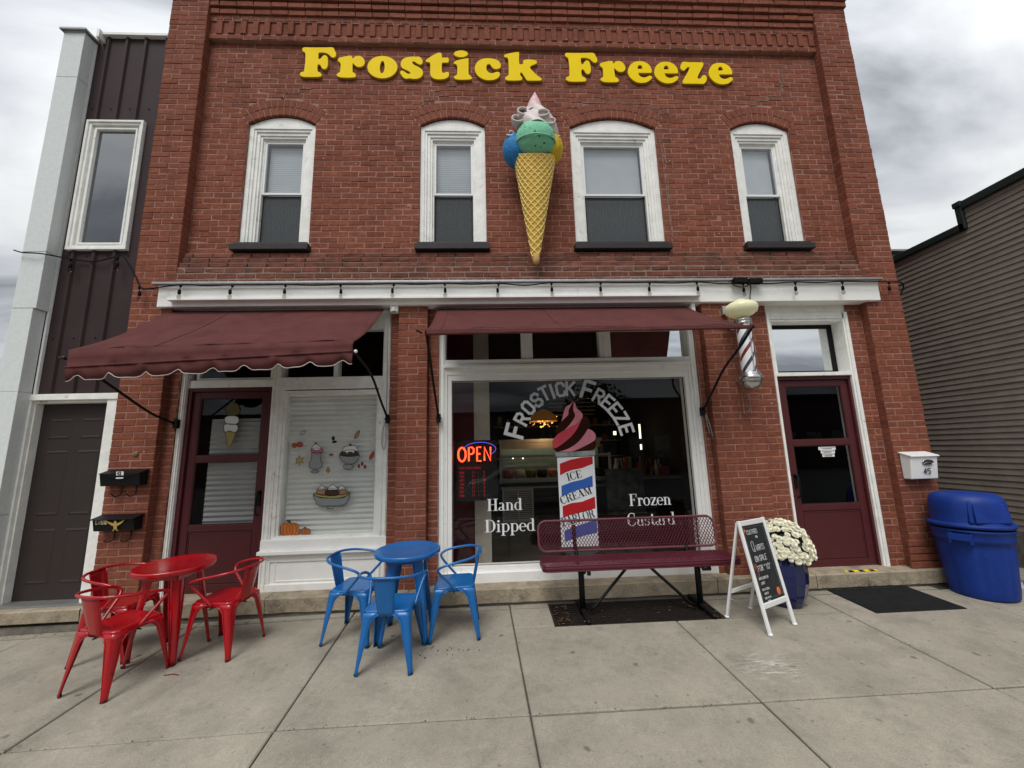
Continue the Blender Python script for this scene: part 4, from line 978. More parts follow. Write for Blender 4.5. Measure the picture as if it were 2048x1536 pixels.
q = MB(); q.ball((.020, -.115, 1.565), .250, 40, 24, (1, .9, .98)); q.build('scoop', mg, ic, label='mint green speckled front scoop')
q = MB(); q.tube([(.020+.249*math.cos(a), -.115+.226*math.sin(a), 1.525+.045*math.sin(a)) for a in np.linspace(0, 2*PI, 41)[:-1]], .009, 6, closed=True); q.build('scoop_ring', mat('mint_rim', (.25, .6, .38, 1), .5), ic)
q = MB(); q.ball((-.180, .0, 1.53), .208, 32, 20, (1, .9, 1.12)); q.build('scoop', mbk, ic, label='blue scoop at the left')
q = MB(); q.ball((.190, .0, 1.56), .198, 32, 20, (1, .9, 1.15)); q.build('scoop', myl, ic, label='yellow scoop at the right')
mw = mat('whipped_cream_paint', (.66, .58, .56, 1), .45, .10, 10, .1, 20); mpk = mat('pink_cream_paint', (.70, .45, .47, 1), .45, .25, 12)
P = []; n = 60
for k in range(22):
    t = k/21; z = 1.68+.58*t; rb_ = .275*(1-t)**1.0+.05*math.sin(PI*t)
    P.append([(.03+.012*math.sin(t*5)+(rb_*(1+.13*math.cos(4*(2*PI*i/n)+t*9)))*math.cos(2*PI*i/n), -.02+(rb_*(1+.13*math.cos(4*(2*PI*i/n)+t*9)))*math.sin(2*PI*i/n), z) for i in range(n+1)])
q = MB(); q.grid(P); q.build('cream_swirl', mw, ic)
P = []
for k in range(12):
    t = k/11; z = 2.09+.29*t; rb_ = .105*(1-t)**.85+.003
    P.append([(.035+.02*t+(rb_*(1+.15*math.cos(3*(2*PI*i/24)+t*5)))*math.cos(2*PI*i/24), -.02+rb_*math.sin(2*PI*i/24), z) for i in range(25)])
q = MB(); q.grid(P); q.build('cream_tip', mpk, ic)
RUF = [(-.215, -.20, 1.80, .052, .035, 1), (-.285, -.10, 1.68, .038, .024, -1), (-.12, -.20, 1.905, .075, .042, 1), (.10, -.21, 1.875, .085, .040, -1), (.215, -.17, 1.80, .050, .034, -1), (.02, -.14, 1.975, .075, .032, 1), (.285, -.08, 1.69, .036, .024, 1)]
for x0, y0, z0, w, hh, sg in RUF:       # folded ribbon ends of the cream
    q = MB(); P = []; path = []
    for k in range(27):
        s_ = k/26; a = PI*(.15+1.75*s_)
        path.append((x0+sg*(w*math.cos(a)+w*.9*(s_-.5)), z0+hh*math.sin(a)+sg*0-.02*s_))
    for y_, g_ in ((-.045, 1.0), (.0, 1.02), (.06, .9), (.16, .6)):
        P.append([(x0+(x-x0)*g_, y0+y_, z0+(z-z0)*g_+y_*.35) for x, z in path])
    q.grid(P); q.build('cream_ruffle', mw, ic, solid=.016)
# ------------------------------------------------------------------ neighbouring building on the left
nb = empty('metal_clad_building', (0, 0, 0), 0, 'narrow dark brown metal-clad building with pale grey corner pilaster at the left edge', 'building')
q = MB(); q.box(-5.45, -4.27, .14, 12, 2.33, 7.15); q.box(-5.45, -5.27, .10, 12, -.2, 2.33); q.build('wall_core', 'brown_sheet', nb)
x = -5.235; k = 0
for xa, xb in ((-5.235, -5.02), (-5.02, -4.78), (-4.78, -4.54), (-4.54, -4.27)):
    for za, zb, lo in ((2.36, 4.14, 1), (4.14, 5.88, 0), (5.88, 7.19, 1)):
        if lo == 0 and xa > -5.12 and xb < -4.44: continue
        a, b = xa, xb
        if lo == 0 and xb <= -5.0: b = -5.12
        if lo == 0 and xa >= -4.6: a = -4.43
        pf = [(a, .075), (b-.055, .075), (b-.042, .050), (b-.014, .050), (b-.001, .075)] if lo or b > -5.1 else [(a, .075), (b, .075)]
        s_ = MB(); P = [[(x_, y_, za+.0005), (x_, y_, zb-.0005)] for x_, y_ in pf]; s_.grid(P, False); s_.build('steel_sheet', 'brown_sheet', nb)
sc = MB()
for z in (3.02, 4.05, 6.1):
    for x_ in (-5.13, -4.90, -4.66, -4.42): sc.ball((x_, .07, z), .008, 6, 4)
sc.build('screw_heads', 'black', nb, kind='stuff')
for za, zb in ((-.2, 1.05), (1.055, 2.37), (2.372, 3.33), (3.335, 4.02), (4.025, 6.40), (6.405, 7.07)):
    q = MB(); q.box(-5.455, -5.195 if zb > 3.4 else -5.225, -.088, .045, za, zb); q.build('pilaster_panel', 'grey_panel', nb, bevel=.004)
q = MB(); q.box(-5.485, -5.165, -.125, .14, 7.085, 7.115); q.box(-5.465, -5.185, -.10, .12, 7.07, 7.085); q.build('pilaster_cap', 'galv', nb, bevel=.004)
q = MB(); q.box(-5.10, -4.262, .02, .2, 7.185, 7.225); q.box(-5.135, -5.10, -.02, .2, 7.10, 7.225); q.build('coping', 'white', nb, bevel=.003)
q = MB(); q.box(-5.29, -5.235, .03, .10, .1, 7.17); q.build('corner_trim', 'white', nb) if False else None
q = MB(); q.box(-5.215, -5.192, .046, .085, 2.36, 7.18); q.build('corner_trim', 'white', nb)
nw = empty('window'); nw.parent = nb
f = MB(); ring(f, -5.125, -4.425, 4.115, 5.90, .028, .028, .14); ring(f, -5.097, -4.453, 4.143, 5.872, .030, .045, .14); ring(f, -5.067, -4.483, 4.175, 5.842, .030, .075, .14); ring(f, -5.037, -4.513, 4.20, 5.812, .022, .062, .14)
f.build('frame', 'white_old', nw, bevel=.003); pane(nw, -5.017, -4.533, 4.22, 5.792, .10, 'sideglass')
nd = empty('door'); nd.parent = nb
f = MB(); f.box(-5.262, -5.205, .038, .24, .13, 2.335); f.box(-4.395, -4.262, .045, .24, .13, 2.335); f.box(-5.262, -4.262, .03, .24, 2.285, 2.355); f.box(-5.205, -4.395, .07, .24, 2.255, 2.285); f.box(-5.205, -5.192, .075, .24, .13, 2.255)
f.build('door_frame', 'white_old', nd, bevel=.004)
f = MB(); f.box(-5.195, -4.395, .155, .20, .135, 2.255); f.build('door_leaf', 'door_brown', nd)
for xa, xb in ((-5.085, -4.845), (-4.745, -4.505)):
    for za, zb in ((1.85, 2.08), (1.01, 1.72), (.30, .87)):
        f = MB(); a0 = [(xa, .1545, za), (xb, .1545, za), (xb, .1545, zb), (xa, .1545, zb)]; d_ = .018
        a1 = [(xa+d_, .1475, za+d_), (xb-d_, .1475, za+d_), (xb-d_, .1475, zb-d_), (xa+d_, .1475, zb-d_)]; d_ = .035
        a2 = [(xa+d_, .1525, za+d_), (xb-d_, .1525, za+d_), (xb-d_, .1525, zb-d_), (xa+d_, .1525, zb-d_)]
        f.add(a0+a1+a2, [(i, (i+1) % 4, (i+1) % 4+4, i+4) for i in range(4)]+[(i+4, (i+1) % 4+4, (i+1) % 4+8, i+8) for i in range(4)]+[(8, 9, 10, 11)]); f.build('door_panel', 'door_brown', nd)
f = MB(); f.box(-5.26, -4.30, .0, .2, .09, .135); f.build('threshold', 'galv', nd)
f = MB(); f.ball((-4.435, .13, 1.02), .018); f.build('latch', 'chrome', nd)

# ------------------------------------------------------------------ neighbouring building on the right
rbd = empty('siding_building', (0, 0, 0), 0, 'low building clad in taupe horizontal siding with dark green roof trim at the right', 'building')
X = 6.64; YE, YK, YB = -1.3, .18, 9.0
q = MB(); q.box(X+.03, X+6, YK, YB, -.1, 4.50); q.box(X+.03, X+6, YE, YK, -.1, 4.78); q.build('wall_core', 'siding', rbd)
q = MB(); q.box(X-.01, X+.05, YE, YB, -.2, .405); q.build('foundation', mat('rough_concrete', (.12, .11, .095, 1), .9, .35, 12, .8, 30), rbd)
z = .40
while z < 4.74:
    ye = YK if z > 4.42 else YB
    q = MB(); z1 = z+.0782; wv_ = random.uniform(-.002, .002)
    P = [[(X-.009+wv_, YE, z), (X-.009-wv_, ye, z)], [(X-.009, YE, z+.006), (X-.009, ye, z+.006)], [(X+.004, YE, z1+.001), (X+.004, ye, z1+.001)]]
    q.add([(X+.02, YE, z), (X+.02, ye, z)]+P[0]+P[2], [(0, 1, 3, 2), (2, 3, 5, 4)]); q.build('siding_board', 'siding', rbd); z += .0782
q = MB(); q.box(X-.05, X+6.05, YK-.02, YB+.1, 4.46, 4.56); q.box(X-.05, X+6.05, YE-.05, YK-.02, 4.755, 4.865); q.box(X-.05, X+.06, YK-.03, YK+.05, 4.46, 4.865); q.box(X-.065, X+.02, YK-.04, YK+.06, 4.80, 4.88)
q.build('roof_trim', 'trim_green', rbd, bevel=.01)
q = MB(); q.box(X+.0, X+.22, 1.25, 1.6, 4.56, 4.66); q.box(X-.05, X+.3, 1.15, 1.65, 4.66, 4.69); tag(q.build('roof_vent', 'galv', None), 'small pale metal roof vent at the edge of the low siding building', 'vent')

# ------------------------------------------------------------------ awnings
def awning(name, xt0, xt1, zt, front, band, val, label, sag=.03, seamx=(), scal=0, back=0.06):
    """front: (x0,x1,y,z0,z1) top crease ; band: heights (left,right) of flat front ; val: valance height"""
    a = empty(name, (0, 0, 0), 0, label, 'awning')
    fx0, fx1, fy, fz0, fz1 = front; nx, ny = 48, 14; P = []
    for j in range(ny+1):
        t = j/ny; row = []
        for i in range(nx+1):
            s_ = i/nx; x = (xt0+(xt1-xt0)*s_)*(1-t)+(fx0+(fx1-fx0)*s_)*t
            edge = max(0, 1-min(s_, 1-s_)*9)
            z = zt*(1-t)+(fz0+(fz1-fz0)*s_)*t-sag*math.sin(PI*t)*(1+1.2*edge*t)+.008*math.sin(s_*19+t*4)*t+.006*math.sin(s_*43-t*6)*t*t
            row.append((x, back*(1-t)+fy*t, z))
        P.append(row)
    q = MB(); q.grid(P); q.build('canopy', 'fabric', a, solid=.004)
    for sx_ in seamx:
        i = int(sx_*nx); q = MB(); q.tube([(P[j][i][0], P[j][i][1]-.001, P[j][i][2]+.003) for j in range(ny+1)], .0045, 5); q.build('seam', 'fabric', a)
    P2 = []; nb_ = 96; low = []
    for i in range(nb_+1):
        s_ = i/nb_; x = fx0+(fx1-fx0)*s_; zt_ = fz0+(fz1-fz0)*s_; hb = band[0]+(band[1]-band[0])*s_
        w = (.009*math.sin(s_*29)+.009*math.sin(s_*53+1)+.006*math.sin(s_*97+2))*min(1, hb/.11)
        if scal:
            ph = (s_*scal+.15) % 1.0; dd = val*(1-.42*math.exp(-((ph-.5)/.17)**2)-.05*abs(ph-.5))
        else: dd = val
        row = [(x, fy, zt_), (x, fy-.012+w, zt_-hb*.5), (x, fy-.006+w*.5, zt_-hb), (x, fy-.012, zt_-hb-.004), (x, fy-.012+w, zt_-hb-dd*.5), (x, fy-.006+w*1.5, zt_-hb-dd)]
        P2.append(row); low.append(row[-1])
    q = MB(); q.grid(P2); q.build('valance', 'fabric', a, solid=.004)
    if scal:
        q = MB(); q.tube(low, .0045, 5); q.build('piping', 'piping', a)
        q = MB(); q.tube([(r_[2][0], r_[2][1]-.010, r_[2][2]) for r_ in P2], .010, 6); q.build('front_hem', 'fabric', a)
    return a
aw = awning('awning', -3.835, -1.31, 3.34, (-3.850, -1.305, -.95, 2.60, 2.650), (.165, .105), .130, 'left maroon awning, fully lowered, with scalloped white-piped valance', sag=.035, seamx=(.31,), scal=8.7)
def arm(parent, pts, r=.013, bracket=None, hook=None):
    q = MB(); q.tube(smooth_path(pts, 5), r, 8)
    if bracket: x, y, z = bracket; q.box(x-.022, x+.022, y-.03, y+.02, z-.05, z+.05); q.tube([(x-.03, y-.02, z), (x+.03, y-.02, z)], .012)
    if hook: q.tube(smooth_path(hook, 4), r*.9, 6)
    q.build('arm', 'black', parent)
arm(aw, [(-3.80, -.93, 2.50), (-3.745, -.55, 2.28), (-3.70, -.2, 2.09), (-3.665, .07, 2.0)], bracket=(-3.645, .10, 1.99))
arm(aw, [(-1.30, -.93, 2.54), (-1.26, -.55, 2.40), (-1.245, -.22, 2.16), (-1.25, .08, 2.0)], bracket=(-1.25, .10, 1.99))
q = MB(); q.tube([(-3.97, -.905, 2.535), (-1.29, -.905, 2.535)], .014, 8); q.lathe([(.02, -.0), (.02, .03)], (-3.94, -.905, 2.535), 8, axis='x'); q.build('front_bar', 'brown_metal', aw)
q = MB(); q.ball((-1.285, -.95, 2.545), .017); q.build('bar_end_cap', 'white', aw)
q = MB(); q.tube([(-3.85, .06, 3.335), (-1.2, .06, 3.335)], .022, 8); q.build('roller', 'galv', aw)
q = MB()
for z in (3.31, 3.27): pass
q.tube(smooth_path([(-1.255, .05, 3.34), (-1.262, .03, 3.0), (-1.268, .09, 2.5), (-1.27, .10, 1.95)], 6), .006, 6)
q.tube(smooth_path([(-1.27, .10, 1.98), (-1.30, .08, 1.86), (-1.305, .08, 1.70), (-1.275, .08, 1.64), (-1.262, .08, 1.75), (-1.27, .09, 1.92)], 5), .006, 6)
q.build('pull_rope', mat('rope', (.35, .34, .32, 1), .8), aw)
q = MB(); q.box(-1.22, -1.13, -.03, .06, 3.27, 3.345); q.lathe([(.03, 0), (.03, .05)], (-1.18, -.02, 3.27), 10); q.build('pulley', 'white_old', aw, bevel=.004)
aw2 = awning('awning', -.665, 2.43, 3.335, (-.655, 2.67, -.80, 2.80, 2.80), (.035, .012), .030, 'right maroon awning, partly raised, over the large shop window', sag=.03, seamx=(.42, .06))
arm(aw2, [(-.66, -.80, 2.785), (-.66, -.60, 2.62), (-.66, -.25, 2.30), (-.655, .09, 1.99)], bracket=(-.655, .10, 1.985), hook=[(-.70, -.80, 2.76), (-.73, -.80, 2.78), (-.755, -.80, 2.79)])
arm(aw2, [(2.70, -.80, 2.80), (2.66, -.60, 2.62), (2.575, -.40, 2.42), (2.56, -.15, 2.2), (2.55, .09, 2.0)], bracket=(2.55, .10, 1.995))
q = MB(); q.tube([(-.66, -.775, 2.785), (2.72, -.775, 2.785)], .012, 8); q.build('front_bar', 'brown_metal', aw2)
q = MB(); q.tube([(-.70, .06, 3.335), (2.52, .06, 3.335)], .022, 8); q.build('roller', 'galv', aw2)
q = MB(); q.box(2.49, 2.535, -.02, .06, 3.2, 3.34); q.build('pulley', 'white_old', aw2)
q = MB(); q.tube(smooth_path([(2.57, .08, 1.98), (2.60, .06, 1.85), (2.63, .07, 1.68), (2.64, .07, 1.55)], 5), .006, 6); q.tube(smooth_path([(2.57, .08, 1.98), (2.585, .07, 1.8), (2.60, .07, 1.72), (2.58, .08, 1.85)], 5), .005, 6); q.build('pull_rope', bpy.data.materials['rope'], aw2)

# ------------------------------------------------------------------ barber pole
bp = empty('barber_pole', (2.965, -.25, 2.2), 0, 'wall-mounted barber pole with red, white and blue stripes under a cream globe lamp', 'barber pole')
q = MB(); q.lathe([(.02, .0), (.07, .012), (.105, .045), (.118, .09), (.118, .10)], n=32); q.build('bottom_bowl', 'chrome', bp)
q = MB(); q.lathe([(.120, .095), (.132, .10), (.132, .15), (.120, .165), (.110, .17), (.110, .20), (.096, .205)], n=32); q.build('bottom_collar', 'chrome', bp)
q = MB(); q.lathe([(.086, .78), (.098, .785), (.098, .80), (.086, .805), (.086, .815), (.096, .82), (.096, .835), (.085, .84), (.07, .86), (.04, .875)], n=32); q.build('top_collar', 'chrome', bp)
mst = [mat('pole_white', (.90, .90, .88, 1), .3), mat('pole_navy', (.035, .042, .075, 1), .3), mat('pole_white2', (.90, .90, .88, 1), .3), mat('pole_red', (.20, .022, .032, 1), .3)]
PP = .33
for st_i in range(2):
    for c_, (pa, pb) in enumerate(((0, .32), (.32, .5), (.5, .82), (.82, 1.0))):
        q = MB(); rows = []
        for k in range(41):
            z = .20+.585*k/40
            rows.append([(.078*math.cos(PI*(z/PP+pa+(pb-pa)*i/8+st_i)), .078*math.sin(PI*(z/PP+pa+(pb-pa)*i/8+st_i)), z) for i in range(9)])
        q.grid(rows); q.build('stripe', mst[c_], bp)
q = MB(); n = 32; P = [[(.092*math.cos(2*PI*i/n), .092*math.sin(2*PI*i/n), z) for i in range(n+1)] for z in (.20, .79)]; q.grid(P); q.build('glass_cylinder', glass('cylinder_glass', (.97, .98, .98), 1.0, .01), bp)
q = MB()
for a in (PI*.02, PI*.98, PI*1.52): q.box(.088*math.cos(a)-.004, .088*math.cos(a)+.004, .088*math.sin(a)-.004, .088*math.sin(a)+.004, .2, .79)
q.build('cylinder_rod', 'chrome', bp)
q = MB(); q.lathe([(.03, .87), (.06, .885), (.12, .895), (.165, .93), (.178, .975), (.168, 1.015), (.128, 1.045), (.07, 1.062), (.055, 1.085), (.02, 1.095)], n=36); q.build('globe_lamp', mat('globe_glass', (.74, .72, .47, 1), .25, .05, 5, emit=(.74, .72, .42, .10)), bp)
q = MB(); q.tube([(0, .03, .84), (0, .15, .84), (0, .24, .84)], .022, 10); q.tube([(0, .08, .13), (0, .24, .13)], .018, 8); q.lathe([(.06, 0), (.055, .03)], (0, .215, .84), 16, axis='y'); q.build('wall_bracket', 'galv', bp)
q = MB(); q.box(-.10, -.03, .20, .25, .98, 1.09); q.build('junction_box', 'galv', bp)
chn = MB()
for k in range(9):
    for s_ in (-.035, .055): chn.tube([(s_+.07+.003*math.cos(a), .235, -.02-k*.028+.011*math.sin(a)) for a in np.linspace(0, 2*PI, 9)[:-1]], .0025, 4, closed=True)
chn.build('chain', 'galv', bp, kind='stuff')

# ------------------------------------------------------------------ string lights
sl_ = empty('string_lights', (0, 0, 0), 0, 'black cable string lights hung along the white fascia across the building', 'string lights')
BX = [(-3.609, 3.59), (-3.025, 3.585), (-2.42, 3.585), (-1.784, 3.58), (-1.163, 3.585), (-.558, 3.585), (.084, 3.58), (.728, 3.585), (1.331, 3.585), (1.941, 3.58), (2.533, 3.58), (3.12, 3.56), (3.794, 3.57), (4.408, 3.575), (5.02, 3.565)]
CP = [(-5.5, -.13, 4.02), (-5.396, -.13, 3.99), (-5.20, -.12, 3.98), (-5.0, .03, 3.985), (-4.745, .03, 3.96), (-4.52, .02, 4.01), (-4.40, .0, 4.0), (-4.25, .0, 3.78), (-4.11, -.06, 3.60), (-3.98, -.11, 3.545)]
pts = [Vector(p) for p in CP]
for i, (x, z) in enumerate(BX):
    pts.append(Vector((x, -.115, z)))
    if i < len(BX)-1:
        nx_ = BX[i+1]; pts.append(Vector(((x+nx_[0])/2, -.115, (z+nx_[1])/2-random.choice((.004, .012, .03)))))
pts += [Vector((5.22, -.10, 3.545)), Vector((5.6, .3, 3.54)), Vector((6.2, 1.2, 3.6))]
q = MB(); q.tube(smooth_path(pts, 5), .0075, 6); q.build('cable', 'cable', sl_)
def bulb(x, y, z, clear=True, lean_=.02):
    b = MB(); b.lathe([(.013, 0), (.015, -.02), (.010, -.035)], (x, y, z), 8); b.tube([(x, y, z-.03), (x+lean_*.3, y-.004, z-.07)], .0045, 6)
    b.lathe([(.009, -.065), (.016, -.075), (.017, -.115), (.012, -.122)], (x+lean_*.6, y-.004, z), 10); b.build('socket', 'cable', sl_)
    b = MB(); b.lathe([(.008, -.120), (.018, -.135), (.022, -.155), (.016, -.175), (.002, -.182)], (x+lean_*.6, y-.004, z), 12); b.build('light_bulb', 'bulb', sl_)
for i, (x, z) in enumerate(BX): bulb(x, -.118, z+.003, lean_=random.uniform(-.03, .03))
for x, y, z in ((-5.0, .0, 3.985), (-4.47, .0, 4.0), (-4.115, -.06, 3.60)): bulb(x, y, z)
q = MB(); q.box(3.0, 3.17, -.15, -.08, 3.56, 3.62); q.box(3.19, 3.36, -.15, -.08, 3.555, 3.61)
q.tube(smooth_path([(3.02, -.13, 3.58), (2.97, -.15, 3.53), (3.05, -.16, 3.49), (3.15, -.15, 3.51), (3.2, -.14, 3.57)], 5), .006, 6); q.tube(smooth_path([(3.17, -.14, 3.57), (3.205, -.13, 3.5), (3.215, -.08, 3.40), (3.21, -.07, 3.30), (3.10, -.15, 3.28)], 5), .006, 6)
q.build('power_adapter', 'cable', sl_)

# ------------------------------------------------------------------ mail boxes
def wall_mailbox(x0, x1, z0, z1, y, gold, label):
    m = empty('mailbox', ((x0+x1)/2, 0, z0), 0, label, 'mailbox', 'black mailboxes on the left brick pier'); w = (x1-x0)/2; h = z1-z0
    q = MB(); q.prism([(-w, -.01, 0), (-w, -.10, 0), (-w, -.125, h*.80), (-w, -.01, h)], (2*w, 0, 0)); q.build('box_body', 'black', m, bevel=.006)
    q = MB()
    if gold: q.prism([(-w-.012, -.005, h+.012), (-w-.012, -.150, h*.84), (-w-.012, -.150, h*.84+.006), (-w-.012, -.005, h+.02)], (2*w+.024, 0, 0))
    else:
        q.prism([(-w-.004, -.129, h*.80), (w+.004, -.129, h*.80), (0, -.126, h*.45)], (0, -.003, 0)); q.prism([(-w-.004, -.005, h+.006), (-w-.004, -.130, h*.80), (-w-.004, -.132, h*.82), (-w-.004, -.005, h+.012)], (2*w+.008, 0, 0))
    q.build('lid', 'black', m, bevel=.001)
    for x in (-.06 if gold else -.05, w-.10):
        q = MB()
        pp = [(x, -.02, 0), (x, -.02, -.07), (x-.005, -.025, -.10), (x-.02, -.06, -.115), (x-.03, -.09, -.09), (x-.035, -.10, -.075)] if not gold else [(x, -.02, 0), (x, -.02, -.09), (x-.02, -.05, -.115), (x-.04, -.085, -.10), (x-.01, -.05, -.07)]
        q.tube(smooth_path(pp, 5), .006, 6); q.build('newspaper_hook', 'brown_metal', m)
    fr = Frame((-w*.10 if not gold else -w*.82, -.122 if gold else -.1335, h*.52 if gold else h*.70), (1, 0, 0), (0, -.15, 1), (0, -1, 0))
    q = MB()
    if gold:
        fplate(q, fr, [(0, 0), (.115, 0), (.115, .045), (0, .045)]); q.build('number_plate', mat('pale_gold', (.50, .45, .27, 1), .5), m)
        q = MB(); stext(q, Frame(fr.o+Vector((0, -.0035, .006)), fr.ex, fr.ez, fr.n), '45', .034, .007, .008); stext(q, Frame(fr.o+Vector((0, -.0035, .006)), fr.ex, fr.ez, fr.n), '1', .03, .005, .07); q.build('number', 'print_black', m)
        q = MB(); e_ = Frame(fr.o+Vector((.205, -.004, -.02)), fr.ex, fr.ez, fr.n)
        for s_ in (1, -1):
            for pl in ([(0, .0), (.02*s_, .03), (.06*s_, .045), (.095*s_, .065), (.07*s_, .032), (.03*s_, .005)], [(.0, -.02), (.03*s_, -.045), (.02*s_, -.05), (0, -.03)]): fplate(q, e_, pl if s_ > 0 else pl[::-1], .003)
        fplate(q, e_, [(-.016, -.03), (.016, -.03), (.02, .02), (.008, .055), (-.008, .055), (-.02, .02)], .004); q.build('eagle_emblem', 'gold', m)
    else:
        fplate(q, fr, [(0, 0), (.075, 0), (.075, .04), (0, .04)]); fplate(q, fr, [(-.005, -.035), (.07, -.035), (.072, -.022), (-.003, -.022)]); q.build('number_plate', 'print_white', m)
        q = MB(); stext(q, Frame(fr.o+Vector((0, -.0035, .006)), fr.ex, fr.ez, fr.n), '43', .028, .006, .012); q.build('number', 'print_black', m)
wall_mailbox(-4.21, -3.80, 1.325, 1.485, 0, False, 'upper black wall mailbox with white number sticker on the brick pier')
wall_mailbox(-4.215, -3.80, .865, 1.005, 0, True, 'lower black wall mailbox with gold eagle emblem on the brick pier')
m = empty('mailbox', (5.02, 0, 1.13), 0, 'white upright wall mailbox numbered 45 above the blue trash can', 'mailbox')
q = MB(); q.prism([(-.165, -.005, 0), (-.165, -.10, .0), (-.165, -.135, .27), (-.165, -.005, .30)], (.33, 0, 0)); q.build('box_body', 'vinyl', m, bevel=.008)
q = MB(); q.prism([(-.175, .0, .315), (-.175, -.150, .272), (-.175, -.152, .258), (-.175, -.145, .256), (-.175, .0, .300)], (.35, 0, 0)); q.build('lid', 'vinyl', m, bevel=.004)
q = MB(); e_ = Frame((.035, -.128, .190), (1, 0, 0), (0, -.13, 1), (0, -1, 0)); fplate(q, e_, [(.065*math.cos(a), .030*math.sin(a)) for a in np.linspace(0, 2*PI, 25)[:-1]], .006); q.build('oval_window', mat('grey_badge', (.09, .09, .09, 1), .3, metal=.6), m)
q = MB(); q.tube([tuple(e_.p(.066*math.cos(a), .031*math.sin(a))+e_.n*.007) for a in np.linspace(0, 2*PI, 31)[:-1]], .004, 6, closed=True); q.tube(smooth_path([tuple(e_.p(x, z)+e_.n*.009) for x, z in ((-.05, -.012), (0, .002), (.05, -.012))], 4), .004); q.build('window_rim', 'chrome', m)
q = MB(); stext(q, Frame((.0, -.118, .070), (1, 0, 0), (0, -.13, 1), (0, -1, 0)), '45', .062, .0085, -.02, -.012); q.build('number', 'print_black', m)
q = MB(); q.ball((-3.97, .0, 1.66), .03, 10, 6, (1, .4, 1)); tag(q.build('door_bell', mat('bell_metal', (.18, .13, .09, 1), .6)), 'small old round bell push on the brick above the upper black mailbox', 'bell')

# ------------------------------------------------------------------ window prints
YG = .2215
arcs = empty('window_lettering', (0, 0, 0), 0, 'arched white FROSTICK FREEZE lettering on the large shop window', 'lettering')
cW = Vector(((at(1015, 888, YG).x+at(1266, 868, YG).x)/2+.0, YG, 1.64))
LC = [('F', 205, 830, 1.3), ('R', 300, 668, 1), ('O', 385, 515, 1), ('S', 500, 410, 1), ('T', 608, 320, 1), ('I', 712, 292, 1), ('C', 825, 265, 1), ('K', 960, 255, 1), ('F', 1200, 270, 1.3), ('R', 1350, 358, 1), ('E', 1470, 440, 1), ('E', 1568, 540, 1), ('Z', 1655, 660, 1), ('E', 1725, 810, 1)]
for ch, x, y, s_ in LC:
    p = at(1000+x/6.827, 740+y/6.827, YG); d = p-Vector((.935, YG, 1.62)); a = math.atan2(d.x, d.z); h = .160*s_; w_ = .092*s_
    ex = Vector((math.cos(a), 0, -math.sin(a))); ez = Vector((math.sin(a), 0, math.cos(a)))
    fr = Frame(p-ex*(w_/2)-ez*(h/2), ex, ez, (0, -1, 0)); q = MB()
    if ch == 'I': fstroke(q, fr, [(w_/2, 0), (w_/2, h)], .036*s_)
    else:
        for st in SF[ch]: fstroke(q, fr, [(px/4*w_, pz/6*h) for px, pz in st], .033*s_, ext=.42)
    q.build('letter', 'print_white' if ch+str(x) in ('F205', 'R300', 'E1725', 'Z1655') else 'print_grey' if y < 430 else mat('mid_grey_print_%d' % x, (.72, .73, .74, 1), .5), arcs)  # letter tone set by place: white ends, greyer towards the arch top
def words(name, label, items, m='print_white'):
    o = empty(name, (0, 0, 0), 0, label, 'lettering')
    for px, py, ang, txt, h, sx in items: serif_text(WF(px, py, YG, ang), txt, h, m, o, sx)
    return o
words('window_lettering', 'white serif Hand Dipped lettering on the shop window right of the neon sign', [(974.5, 1022, 0, 'Hand', .136, 1.10), (970, 1065, 0, 'Dipped', .140, 1.11)])
words('window_lettering', 'white serif Frozen Custard lettering on the shop window above the bench back', [(1259, 1012, 0, 'Frozen', .138, 1.02), (1255, 1052, 0, 'Custard', .145, .97)])
dk = empty('window_decal', (0, 0, 0), 0, 'soft serve swirl on a barber pole decal in the middle of the shop window', 'decal')
M['d_brown'] = mat('decal_brown', (.042, .013, .008, 1), .8, .15, 9, spec=.05); M['d_pink'] = mat('decal_pink', (.72, .085, .12, 1), .5, .12, 7, spec=.15); M['d_pink2'] = mat('decal_light_pink', (.76, .27, .33, 1), .5, .12, 7, spec=.15)
M['d_red'] = mat('decal_red', (.52, .012, .018, 1), .5, .05); M['d_blue'] = mat('decal_blue', (.035, .13, .48, 1), .5, .05); M['d_white'] = mat('decal_white', (.82, .85, .86, 1), .5, .06, spec=.2); M['d_steel'] = mat('decal_steel', (.30, .31, .32, 1), .5, .5, 6)
def decal(parent, name, m, c, pts, base, sm=3):
    P = crop(*c, pts, YG); P = [(q.x, q.y) for q in smooth_path([Vector((x, z, 0)) for x, z in P], sm, True)] if sm else P
    curve_mesh(name, [P], YG-base, .0008, m, parent)
C5, C6 = (1000, 740, 6.827), (1080, 900, 6.68)
decal(dk, 'swirl_outline', 'd_brown', C5, [(1010,410),(1040,450),(1045,510),(1060,545),(1110,580),(1130,615),(1180,640),(1225,690),(1228,760),(1210,800),(1260,830),(1300,870),(1308,930),(1300,970),(1312,1010),(1295,1060),(1270,1090),(1200,1105),(900,1125),(790,1120),(735,1085),(720,1040),(718,980),(740,930),(765,890),(755,830),(780,760),(835,700),(860,620),(870,560),(900,500),(960,460)], .001)
decal(dk, 'pink_band', 'd_pink2', C5, [(1005,420),(960,500),(935,560),(935,600),(905,640),(850,690),(838,702),(860,620),(875,555),(905,500),(960,465)], .002)
decal(dk, 'pink_band', 'd_pink2', C5, [(1012,440),(1030,470),(1045,520),(1110,580),(1128,620),(1110,680),(1060,730),(1000,760),(890,815),(930,770),(985,700),(1020,640),(1022,600),(1000,550),(1000,500)], .002)
